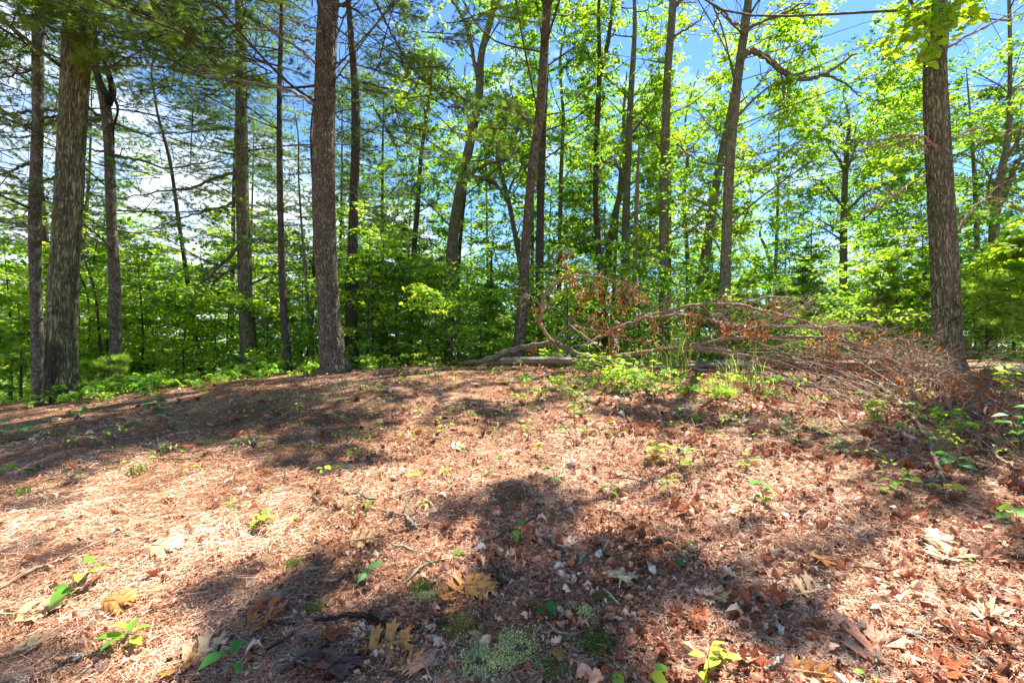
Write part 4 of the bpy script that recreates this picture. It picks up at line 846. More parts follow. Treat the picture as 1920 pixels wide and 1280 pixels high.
# ------------------------------------------------------------------ fallen tree with its brush
ft = empty('fallen_tree', at(1250, 690, 7.6), 'dead fallen tree whose bare branches and rusty leaves sprawl across the right of the knoll', 'fallen tree')
fb = np.array(ft.location); rb = np.random.default_rng(9)
class _FT: pass
def fbranch(pts, w, tw=10, tL=.5, depth=1, mat_='bark_twig', name='branch', bias=(.25, 0, -.05)):
    mb = MB(); S = spline([above(*p) for p in pts], 6); S = S+rb.normal(0, .010, S.shape); tube(mb, S, [a*(.0036 if name != 'branch' else .0036) for a in w], 7)
    tw_ = twiggy(mb, S, rb, w[-1]*.0028*.5+.0022, int(tw*1.7), tL*1.15, depth, 0, np.array(bias)) if tw else []
    mb.build(name, M[mat_], ft, fb); return S, tw_
fbranch([(862, 680, 8.6), (905, 678, 8.5), (950, 660, 8.4), (1000, 648, 8.2), (1040, 641, 8.0)], [9, 15, 17, 16, 13], 3, .3, mat_='bark_grey', name='trunk')
fbranch([(1035, 643, 8.0), (1062, 652, 7.9), (1085, 665, 7.8), (1150, 676, 7.7)], [14, 14, 13, 12], 3, .3, mat_='bark_grey', name='trunk_end')
BR = [([(1100, 672, 7.7), (1156, 668, 7.6), (1259, 653, 7.2), (1312, 645, 7.0), (1387, 634, 6.8), (1500, 631, 6.6), (1590, 640, 6.4), (1673, 669, 6.2), (1723, 702, 6.0), (1767, 739, 5.8)], [9, 8, 6, 4], 18, .7),
 ([(1090, 650, 7.8), (1115, 636, 7.7), (1159, 613, 7.6), (1212, 595, 7.5), (1275, 576, 7.4), (1337, 570, 7.3), (1387, 572, 7.2), (1431, 583, 7.1), (1500, 600, 7.0), (1560, 622, 6.8)], [6, 7, 6, 4], 16, .6),
 ([(1212, 596, 7.4), (1290, 589, 7.2), (1337, 601, 7.0), (1387, 611, 6.9), (1500, 613, 6.7), (1590, 612, 6.5), (1642, 628, 6.4), (1700, 666, 6.2)], [7, 6, 5, 3], 16, .6),
 ([(1259, 655, 7.2), (1306, 650, 7.0), (1384, 664, 6.8), (1431, 672, 6.7), (1500, 676, 6.5), (1605, 684, 6.3), (1690, 692, 6.2), (1800, 697, 6.1), (1935, 696, 6.2)], [8, 8, 7, 4], 16, .7),
 ([(1300, 655, 7.0), (1384, 669, 6.7), (1431, 688, 6.4), (1495, 712, 6.1), (1575, 739, 5.8), (1622, 769, 5.6)], [7, 6, 5, 3], 14, .6),
 ([(1387, 572, 7.2), (1437, 584, 7.0), (1488, 596, 6.9), (1535, 615, 6.8), (1610, 650, 6.5), (1680, 690, 6.2)], [7, 6, 5, 3], 14, .6),
 ([(1380, 640, 6.8), (1440, 608, 6.8), (1475, 585, 6.8), (1530, 560, 6.9)], [5, 4, 3, 2], 8, .4),
 ([(1400, 580, 7.0), (1420, 560, 7.0), (1454, 557, 7.0), (1495, 561, 6.9), (1535, 581, 6.8)], [4, 3, 3, 2], 6, .4),
 ([(1605, 642, 6.4), (1690, 690, 6.0), (1767, 736, 5.7), (1857, 786, 5.3), (1925, 823, 5.0)], [7, 6, 5, 3], 18, .6),
 ([(1500, 690, 6.5), (1600, 705, 6.2), (1700, 725, 5.9), (1800, 745, 5.7), (1900, 770, 5.5)], [6, 5, 5, 3], 18, .7),
 ([(1540, 625, 6.6), (1620, 655, 6.4), (1700, 680, 6.2), (1790, 725, 5.9), (1850, 770, 5.6)], [6, 5, 4, 3], 18, .6),
 ([(1300, 690, 6.8), (1400, 700, 6.6), (1500, 720, 6.3), (1620, 735, 6.0), (1720, 760, 5.7)], [6, 5, 4, 3], 16, .6),
 ([(1720, 680, 6.2), (1760, 676, 6.1), (1800, 685, 6.0), (1825, 715, 5.9), (1840, 745, 5.8)], [4, 4, 3, 2], 8, .4),
 ([(1440, 700, 6.3), (1520, 740, 6.0), (1600, 800, 5.2)], [4, 3, 2], 8, .4),
 ([(1650, 720, 5.9), (1720, 790, 5.2), (1750, 850, 4.5), (1765, 890, 4.1)], [5, 4, 4, 3], 8, .35),
 ([(1700, 700, 6.0), (1780, 780, 5.3), (1860, 850, 4.6), (1915, 880, 4.2)], [5, 4, 3, 2], 14, .4),
 ([(1040, 640, 8.0), (1058, 618, 7.9), (1075, 611, 7.8), (1110, 617, 7.7), (1170, 632, 7.6)], [5, 4, 3, 2], 5, .3),
 ([(1069, 611, 7.8), (1110, 640, 7.5), (1150, 675, 7.2), (1180, 710, 6.7)], [4, 3, 2, 2], 5, .3),
 ([(1300, 690, 6.6), (1275, 700, 6.5), (1250, 690, 6.6)], [3, 2, 1], 2, .2),
 ([(1240, 692, 6.8), (1265, 712, 6.4), (1290, 738, 5.9)], [3, 3, 2], 3, .2)]
FS = []; FW = []
for pts, w, tw, tL in BR:
    S, q = fbranch(pts, w, tw, tL); FS.append(S); FW += q
# the upright dead limb with drooping rusty leaves
for pts, w, tw, tL in (([(1040, 645, 8.0), (1015, 615, 8.0), (1016, 590, 8.0), (1021, 555, 8.0), (1047, 530, 8.0), (1075, 517, 7.9), (1119, 519, 7.8), (1169, 530, 7.7), (1192, 543, 7.6)], [9, 8, 6, 3], 14, .35),
     ([(1047, 530, 8.0), (1040, 500, 8.0), (1052, 466, 8.0), (1078, 480, 7.9), (1103, 510, 7.8), (1118, 550, 7.8)], [3, 3, 2, 1], 8, .35),
     ([(1018, 575, 8.0), (1000, 562, 8.0), (985, 552, 8.0), (978, 562, 8.0), (976, 590, 8.0)], [3, 2, 1], 8, .25), ([(1010, 572, 8.0), (1040, 576, 7.9), (1062, 595, 7.8), (1072, 615, 7.8)], [3, 2, 1.5], 6, .25)):
    fbranch(pts, w, tw, tL, bias=(.15, 0, -.5))
def hanging(px, py, Y, n=16, r=.10, sz=.07):
    mb = MB(); c = above(px, py, Y, .06); r = r*rb.uniform(.7, 1.3); n = int(n*rb.uniform(.5, 1.3)); P = c+rb.normal(0, 1, (n, 3))*[r, r, r*1.6]; d = rb.normal(0, .5, (n, 3))+[0, 0, -1.0]
    mb.scatter(LEAFT, P, frames(d, rb.normal(0, 1, (n, 3))), sz*rb.uniform(.6, 1.3, n), np.clip(rb.normal(.45, .25, n), 0, 1))
    t_ = c+[0, 0, r*1.2]; tube(mb, [t_, c+rb.normal(0, .02, 3), c-[0, 0, r]], [.003, .002], 4, mat=1, cap=False)
    mb.build('dead_leaves', [M['dead_leaf'], M['bark_twig']], ft, fb)
for x, y in ((510, 200), (510, 265), (570, 300), (345, 500), (600, 390), (605, 475), (640, 370), (690, 360), (735, 300), (750, 390), (840, 410), (860, 470), (875, 340), (800, 515), (715, 590), (690, 540), (925, 380), (975, 450), (1050, 570), (1050, 610), (1000, 690), (830, 610), (790, 660), (1260, 560), (1310, 530), (1470, 600), (1615, 610), (1690, 610), (1755, 470), (320, 700), (800, 740), (1230, 740), (1055, 880)):
    Yq = 7.9-.0011*x; hanging(900+x/3.2, 430+y/3.2, Yq, 30, .06)
for x, y in ((120, 640), (250, 650), (590, 750), (590, 790), (880, 750), (930, 770), (735, 910), (700, 850), (1010, 900), (1040, 940), (880, 880), (340, 850), (450, 980), (270, 980), (1450, 1000), (1330, 1050), (1500, 1060), (1180, 1010), (1240, 800), (980, 760), (1100, 980), (1380, 1100), (1560, 1120), (1280, 1120), (1420, 940), (1130, 900), (1600, 1180)):
    hanging(1320+x/2.977, 400+y/2.977, 7.0-.0009*x, 44, .075)

for q in range(32):
    t = rb.random(); hanging(1500+t*400, 655+t*105+rb.normal(0, 22), 6.4-t*1.0, 44, .08)
# fine crossing twigs of the broken crown, thickest on the right near the ground
for q in range(72):
    t = rb.random()**.7; x0 = 1290+t*560; y0 = 640+t*95+rb.normal(0, 28); Y0 = 6.8-t*1.4+rb.normal(0, .2); L_ = rb.uniform(110, 260); sl = rb.normal(.18+.25*t, .16)
    x1, y1 = x0+L_, y0+L_*sl; q1 = above(x1, y1, Y0-rb.uniform(.0, .6)); gz = float(zg(q1[0], q1[1]))
    mb = MB(); a_, c_ = above(x0, y0, Y0), q1; c_[2] = max(c_[2], gz+.03); m_ = a_*.5+c_*.5+[0, 0, rb.uniform(0, .22)]
    S = spline([a_, m_, c_], 6); r0 = rb.uniform(.003, .010); tube(mb, S, [r0, r0*.4], 5); twiggy(mb, S, rb, r0*.5, 5, .42, 1, 0, np.array([.3, 0, -.05])); mb.build('branch', M['bark_twig'] if q % 3 else M['bark_dead'], ft, fb)
# logs lying under the brush
def log(name, label, pts, r, mat_, seed, cat='log'):
    P = [at(*p) for p in pts]; base = P[0].copy(); mb = MB(); S = spline(P, 14)
    S[:, 2] = np.maximum(S[:, 2], zg(S[:, 0], S[:, 1])+r*.55)
    tube(mb, S, [r*.9, r, r*1.02, r*.85], 28, disp=lambda b, L, t: -.12*r*np.clip(1-np.abs(vn3(np.cos(t)*5, np.sin(t)*5, L*1.2, seed))*6, 0, 1)+.25*r*vn3(np.cos(t)*1.4, np.sin(t)*1.4, L*1.5, seed))
    return tag(mb.build(name, M[mat_], None, base), label, cat)
log('fallen_log', 'long grey log lying flat on the brow, its tip ending at the bare leaning sapling', [(884, 680, 8.7), (960, 676, 8.6), (1060, 676, 8.4), (1180, 686, 8.2)], .07, 'bark_dead', 3)
log('weathered_log', 'bleached barkless log lying under the branches in the middle of the brush', [(1285, 688, 7.6), (1390, 700, 7.3), (1500, 713, 7.0)], .10, 'bark_dead', 4)
log('weathered_log', 'grey log in the brush, half hidden by rusty leaves in front of the lone trunk', [(1520, 708, 6.9), (1640, 722, 6.6), (1800, 740, 6.3)], .11, 'bark_dead', 5)
log('dark_log', 'dark furrowed log poking in from the right edge behind the leafy stems', [(1850, 742, 5.6), (1920, 736, 5.6), (2040, 730, 5.6)], .15, 'bark_oak', 6)
log('grey_pole', 'thin straight grey pole lying beyond the brush right of the lone trunk', [(1700, 694, 7.4), (1830, 690, 7.2), (1960, 692, 7.0)], .03, 'bark_dead', 7, 'pole')
log('grey_pole', 'short bleached pole lying on the ground among the grass blades', [(1220, 690, 7.3), (1340, 684, 7.3), (1400, 682, 7.3)], .035, 'bark_dead', 8, 'pole')

# long grass growing through the brush
def grass(px, py, n, h, sp, label, seed):
    r = np.random.default_rng(seed); b = hit(px, py); mb = MB()
    for _ in range(n):
        a = r.uniform(0, 2*pi); q = b+np.array([r.normal(0, sp), r.normal(0, sp), 0]); q[2] = float(zg(q[0], q[1])); H = h*r.uniform(.5, 1.1); o_ = H*r.uniform(.15, .8)
        d = np.array([cos(a), sin(a), 0]); s = np.array([-sin(a), cos(a), 0])*r.uniform(.003, .006); t = np.linspace(0, 1, 7)
        c = q+d*(o_*t**1.8)[:, None]+np.array([0, 0, 1.0])*(H*(t-.42*t**3.2*(o_/H+.3)))[:, None]; w = (1-t**2.2)[:, None]*s+s*.05
        V = np.stack([c-w, c+w], 1).reshape(-1, 3); k = np.arange(6)*2
        mb.add(V, None, np.stack([k, k+1, k+3, k+2], 1), float(np.clip(r.normal(.5, .22), 0, 1)))
    tag(mb.build('grass_tuft', M['grass'], None, b), label, 'grass tuft')
grass(1262, 706, 110, .95, .20, 'tallest tuft of arching grass blades growing through the fallen branches', 1)
grass(1210, 706, 50, .38, .12, 'low arching grass tuft left of the tallest tuft', 2)
grass(1390, 722, 60, .62, .16, 'grass tuft in front of the bleached barkless log', 3)
grass(1440, 742, 22, .30, .08, 'small grass tuft at the right end of the bleached barkless log', 4)
grass(262, 885, 26, .09, .04, 'small pale grass tuft in the sunny litter at the left', 5)
grass(305, 852, 22, .09, .05, 'faint pale grass tuft behind the small pale tuft at the left', 6)
grass(50, 926, 18, .09, .04, 'pale star-shaped grass tuft near the left edge', 7)
grass(1110, 815, 14, .09, .04, 'yellowish grass tuft in the sunny middle litter', 8)

# ------------------------------------------------------------------ leafy shrubs and plants on the knoll
def plant(name, cat, px, py, h, n, size, label, seed, leaf='seedling', tone=.55, stems=3, spread=.5, proto=LEAFN, group=None, Y=None, droop=.2, pairs=3):
    r = np.random.default_rng(seed); b = hit(px, py); root = empty(name, b, label, cat, group); lf = MB(); wd = MB(); per = max(2, n//stems)
    for s in range(stems):
        a = r.uniform(0, 2*pi); L = h*r.uniform(.6, 1.05); o_ = L*spread*r.uniform(.1, 1)*(0 if stems == 1 else 1); tip = b+[cos(a)*o_, sin(a)*o_, L]
        S = spline([b-[0, 0, .01], b*.5+tip*.5+[0, 0, L*.08]+r.normal(0, L*.04, 3), tip], 4); tube(wd, S, [max(.0016, h*.008), max(.001, h*.003)], 5, cap=False)
        k = np.linspace(.35 if stems > 1 else .5, 1, per); idx = (k*(len(S)-1)).astype(int); P = S[idx]; an = np.arange(per)*2.4+r.uniform(0, 6)
        d = np.stack([np.cos(an), np.sin(an), r.uniform(-.1, .45, per)], -1)
        P = P+nrm(d)*size*.12
        lf.scatter(proto, P, rframes(d, r, 1, .3), size*r.uniform(.65, 1.15, per), np.clip(r.normal(tone, .18, per), 0, 1), smooth=True)
    lf.build('leaves', M[leaf], root, b); wd.build('stems', M['bark_twig'], root, b); return root
SH = [(1030, 690, .42, 60, .10, 'yellow-green shrub at the crook of the fallen trunk, nearest the dead upright limb', 'leaf', .75), (1075, 682, .40, 70, .10, 'leafy yellow-green shrub growing over the fallen trunk end', 'leaf', .8),
 (1100, 706, .36, 60, .09, 'green shrub in front of the fallen trunk with leaves touching the litter', 'leaf', .6), (1135, 716, .46, 50, .11, 'shrub with one broad hanging yellow leaf, left of the grass', 'leaf', .85),
 (1160, 735, .36, 60, .09, 'bright lime shrub lowest in front of the brush', 'leaf', .9), (1195, 728, .34, 44, .09, 'small dark-stemmed shrub between the lime shrub and the grass', 'leaf_dark', .6), (1215, 742, .2, 26, .08, 'low pale shrub at the foot of the tall grass', 'leaf', .5)]
for i, (px, py, h, n, s, lb, lf_, tn) in enumerate(SH): plant('leafy_shrub', 'shrub', px, py, h*1.15, int(n*1.6), s, lb, 500+i, lf_, tn, 9, 1.1)
PL = [
 # px, py, height, leaves, leaf size, label, leaf, tone, stems
 (128, 1128, .13, 7, .085, 'leafy green seedling lower left with one long sunlit leaf pointing right', 'seedling', .45, 2, LEAFN),
 (240, 1212, .10, 6, .085, 'flat-topped seedling with five spreading leaves in the lower left', 'seedling', .5, 1, LEAFN),
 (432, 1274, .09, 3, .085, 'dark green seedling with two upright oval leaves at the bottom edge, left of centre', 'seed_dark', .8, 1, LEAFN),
 (490, 988, .08, 5, .075, 'sunlit seedling with narrow leaves, left of centre', 'seedling', .6, 1, LEAFN),
 (429, 965, .13, 4, .045, 'thin twiggy seedling just left of the sunlit narrow-leaved seedling', 'seedling', .5, 1, LEAFN),
 (552, 985, .04, 5, .04, 'tiny yellow-green seedling right of the narrow-leaved one', 'seedling', .7, 2, LEAFN),
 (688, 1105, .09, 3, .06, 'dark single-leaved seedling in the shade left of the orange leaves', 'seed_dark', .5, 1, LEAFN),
 (860, 1052, .03, 6, .04, 'small spreading rosette of lobed leaves in the shade above the orange leaves', 'seedling', .4, 3, MAPLE),
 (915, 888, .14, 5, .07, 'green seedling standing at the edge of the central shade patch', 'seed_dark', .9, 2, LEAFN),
 (966, 1012, .09, 5, .06, 'two-tiered green seedling in the central shade', 'seedling', .4, 2, LEAFN),
 (1022, 1156, .055, 6, .06, 'glossy dark green seedling near the bottom centre', 'seed_dark', .6, 2, LEAFN),
 (1325, 1278, .08, 8, .055, 'bright lime seedling with upright leaves at the bottom edge', 'seedling', .95, 3, LEAFN),
 (1228, 868, .20, 9, .10, 'yellow-leaved seedling with a layered top, right of centre', 'seedling', .95, 2, LEAFN),
 (1272, 880, .18, 9, .085, 'leafy seedling with a dark base, right of the yellow-leaved one', 'seedling', .6, 3, LEAFN),
 (1252, 928, .16, 5, .065, 'loose seedling on a thin stem below the yellow-leaved one', 'seedling', .5, 1, LEAFN),
 (1400, 885, .15, 9, .06, 'pale upright seedling right of the leafy pair', 'seedling', .6, 2, LEAFN),
 (1434, 945, .13, 12, .065, 'bushy grey-green seedling casting a dark shadow, on the right', 'seedling', .3, 4, LEAFN),
 (1148, 936, .13, 5, .08, 'narrow-leaved seedling in the shade band right of centre', 'seedling', .4, 1, LEAFT),
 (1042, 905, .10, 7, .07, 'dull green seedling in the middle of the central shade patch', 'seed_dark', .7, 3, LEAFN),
 (1008, 855, .12, 5, .05, 'thin yellow-green seedling in full sun at the centre', 'seedling', .9, 1, LEAFN),
 (1013, 770, .15, 8, .06, 'clumpy green seedling below the brush, centre', 'seedling', .5, 3, LEAFN),
 (1012, 742, .12, 6, .08, 'star-leaved seedling just behind the clumpy one', 'seedling', .6, 1, LEAFT),
 (965, 748, .1, 6, .06, 'small yellow-green seedling left of the star-leaved one', 'seedling', .8, 2, LEAFN),
 (940, 718, .16, 9, .07, 'pale bright seedling at the brow below the grey log', 'seedling', .9, 3, LEAFN),
 (882, 792, .16, 6, .06, 'slender upright seedling beside the round shade patch', 'seedling', .5, 1, LEAFN),
 (925, 788, .08, 4, .06, 'two-leaved yellow seedling right of the slender one', 'seedling', .9, 1, LEAFN),
 (855, 724, .13, 4, .08, 'small forked seedling on the brow, centre', 'seedling', .8, 1, LEAFN),
 (792, 718, .17, 8, .07, 'green seedling in the dark streak on the brow', 'seedling', .4, 2, LEAFN),
 (705, 735, .08, 8, .06, 'low light-green seedling on the brow, left of the forked one', 'seedling', .5, 4, LEAFN),
 (743, 744, .07, 4, .05, 'tiny yellow seedling on the sunny brow', 'seedling', .9, 1, LEAFN),
 (675, 782, .12, 10, .05, 'feathery grey-green seedling left of centre', 'seedling', .35, 3, LEAFN),
 (640, 757, .08, 8, .06, 'yellow-green rosette beside the white fallen leaf', 'seedling', .7, 3, LEAFN),
 (665, 866, .11, 5, .055, 'thin seedling with a forked yellow top, left of centre', 'seedling', .75, 1, LEAFN),
 (607, 895, .08, 4, .06, 'seedling with an orange-tipped leaf, left of centre', 'seedling', .7, 1, LEAFN),
 (640, 885, .05, 3, .05, 'pale drooping seedling next to the orange-tipped one', 'seedling', .9, 1, LEAFN),
 (835, 893, .07, 4, .05, 'pair of small bright leaves left of the shade-edge seedling', 'seedling', .7, 1, LEAFN),
 (776, 898, .04, 4, .05, 'flat yellow seedling lying on the litter, centre', 'seedling', 1., 1, LEAFN),
 (792, 952, .06, 4, .04, 'small yellow-green sprout among the curved sticks', 'seedling', .8, 1, LEAFN),
 (692, 962, .05, 8, .035, 'small fluffy green sprout left of the curved sticks', 'seedling', .35, 4, LEAFT),
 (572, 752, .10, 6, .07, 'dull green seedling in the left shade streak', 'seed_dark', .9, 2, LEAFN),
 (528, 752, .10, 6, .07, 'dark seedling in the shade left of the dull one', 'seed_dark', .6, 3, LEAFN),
 (510, 778, .10, 6, .05, 'thin seedling at the front of the left shade streak', 'seedling', .3, 2, LEAFN),
 (545, 774, .09, 8, .05, 'pale feathery seedling at the front of the left shade streak', 'seedling', .45, 3, LEAFN),
 (462, 798, .08, 5, .05, 'small seedling beside the dark stub on the left', 'seedling', .35, 2, LEAFN),
 (490, 842, .06, 4, .04, 'faint sprout by the small twigs, left of centre', 'seedling', .5, 1, LEAFN),
 (213, 880, .05, 8, .04, 'little dark sprout left of the small pale grass tuft', 'seedling', .2, 3, LEAFT),
 (152, 898, .06, 5, .06, 'green sprout with a curled leaf in the sunny left litter', 'seedling', .45, 2, LEAFN),
 (68, 884, .06, 4, .07, 'dark heart-leaved seedling at the left', 'seed_dark', .3, 2, LEAFN),
 (8, 888, .07, 6, .09, 'pale-edged leaves at the left edge below the maple seedling', 'seedling', .7, 2, LEAFN),
 (355, 890, .07, 3, .06, 'two-leaved yellow seedling, left', 'seedling', .9, 1, LEAFN),
 (15, 832, .22, 6, .16, 'maple seedling with large toothed leaves at the left edge', 'seed_dark', .9, 2, MAPLE),
 (75, 800, .08, 5, .16, 'flat dark maple leaves beside the large-leaved maple seedling', 'seed_dark', .6, 2, MAPLE),
 (150, 778, .10, 6, .10, 'blue-green low seedling near the left brow', 'seed_dark', .7, 2, LEAFN),
 (175, 770, .10, 5, .10, 'low maple seedling near the left brow', 'seed_dark', .8, 2, MAPLE),
 (230, 802, .06, 5, .12, 'flat toothed seedling in the dark litter, left', 'seed_dark', .95, 2, MAPLE),
 (290, 775, .22, 16, .10, 'broad leafy seedling hanging over the dark litter, left', 'seed_dark', .7, 4, MAPLE),
 (305, 790, .10, 9, .07, 'feathery fern-like seedling below the broad leafy one', 'seed_dark', .5, 3, LEAFT),
 (270, 742, .30, 18, .12, 'maple seedling standing in front of the snapped trunk', 'seed_dark', .9, 4, MAPLE),
 (375, 735, .20, 9, .11, 'bright maple seedling on the litter edge left of the mossy trunk', 'seedling', .4, 3, MAPLE),
 (1293, 785, .03, 6, .14, 'pale lobed leaves lying flat on the litter below the brush', 'seedling', .35, 2, MAPLE),
 (1078, 776, .08, 9, .08, 'wide low yellow-green seedling below the shrubs', 'seedling', .7, 4, LEAFN),
 (1105, 754, .07, 8, .08, 'flat grey-green seedling below the lime shrub', 'seed_dark', .9, 3, LEAFN),
 (1175, 742, .12, 9, .09, 'low broad-leaved seedling right of the lime shrub', 'seed_dark', .9, 3, LEAFN),
 (1146, 795, .03, 3, .07, 'flat yellow sprout in the sun below the shrubs', 'seedling', 1., 1, LEAFN),
 (1475, 812, .16, 14, .07, 'twiggy green seedling on the red leaves, right', 'seedling', .4, 4, LEAFN),
 (1640, 792, .24, 44, .08, 'bushy bright green plant in front of the brush on the right', 'leaf', .8, 9, LEAFN),
 (1705, 745, .14, 6, .12, 'two big lime leaves above the bushy bright plant', 'seedling', .9, 2, LEAFN),
 (1728, 770, .20, 6, .11, 'round-leaved plant right of the bushy bright plant', 'seedling', .85, 2, LEAFN),
 (1582, 856, .09, 6, .09, 'dark seedling beside a hole in the leaves, right', 'seed_dark', .4, 2, LEAFN),
 (1680, 925, .12, 9, .09, 'olive seedling with long narrow leaves, right', 'seedling', .3, 3, LEAFT),
 (1704, 905, .08, 3, .08, 'two bright yellow leaves above the olive seedling', 'seedling', 1., 1, LEAFN),
 (1775, 928, .05, 3, .09, 'single flat pale leaf on a stem, right', 'seedling', .9, 1, LEAFN),
 (1790, 882, .10, 5, .13, 'grey-green flat-leaved seedling near the right brush', 'seed_dark', 1., 1, LEAFN),
 (1908, 985, .10, 4, .12, 'large pale green leaf tips at the right edge', 'seedling', .4, 1, LEAFN),
 (1895, 900, .50, 12, .10, 'tall spindly stem with round grey-green leaves at the right edge', 'seed_dark', 1., 1, LEAFN),
 (1880, 745, .40, 26, .12, 'leafy stem with yellow-green leaves in front of the dark log', 'seedling', .8, 3, LEAFN),
 (1912, 770, .35, 20, .12, 'drooping lime leaves at the right edge beside the dark log', 'seedling', .9, 3, LEAFN),
 (1768, 705, .30, 20, .11, 'green shoots at the foot of the lone thick trunk', 'seedling', .4, 4, LEAFN),
 (1490, 1085, .06, 2, .03, 'tiny twig sprout in the sunny right litter', 'seedling', .9, 1, LEAFN),
 (1260, 1066, .07, 5, .05, 'small dark sprout right of the pine cone patch', 'seed_dark', .5, 2, LEAFN),
 (1294, 1036, .09, 4, .03, 'single round leaf on a thin stem beside the pine cone', 'seedling', .6, 1, LEAFN),
 (1815, 1070, .10, 4, .03, 'dry sprout in the sunny litter, lower right', 'seedling', .5, 1, LEAFN),
 (700, 1205, .02, 4, .03, 'tiny green sprout near the dark mossy stick', 'seedling', .6, 1, LEAFN),
 (1220, 1278, .03, 4, .06, 'large yellow-green leaves flat at the bottom edge', 'seedling', .85, 2, LEAFN),
 (1155, 1268, .02, 3, .07, 'small yellow leaf pair at the bottom edge left of the large leaves', 'seedling', .85, 1, LEAFN),
 (1630, 1275, .03, 4, .05, 'yellow leaf scraps at the bottom edge, right', 'seedling', 1., 2, LEAFN),
 (1355, 1262, .06, 4, .07, 'bright sprout right of the lime seedling at the bottom edge', 'seedling', 1., 1, LEAFN)]
for i, (px, py, h, n, s, lb, lf_, tn, st, pr) in enumerate(PL):
    plant('leafy_plant' if h > .19 else 'seedling', 'plant' if h > .19 else 'seedling', px, min(py, 1276), h, n, s, lb, 600+i, lf_, tn, st, .7, pr)
# fluffy pine seedling
o = Tree(); b = hit(1352, 748); root = empty('pine_seedling', b, 'fluffy bright green pine seedling in front of the bleached log', 'pine seedling')
lf = MB(); wd = MB(); r = np.random.default_rng(4); d = nrm(r.normal(0, 1, (22, 3))*[1, 1, .45]+[0, 0, .35]); c = np.repeat(b[None]+[0, 0, .07], 22, 0)
lf.scatter(TUFT[0], c+d*.05, rframes(d, r, 1, .8), .16*r.uniform(.7, 1.2, 22), r.uniform(.6, 1, 22)); tube(wd, [b, b+[0, 0, .1]], [.004, .003], 6)
lf.build('needles', M['needle_young'], root, b); wd.build('stem', M['bark_twig'], root, b)

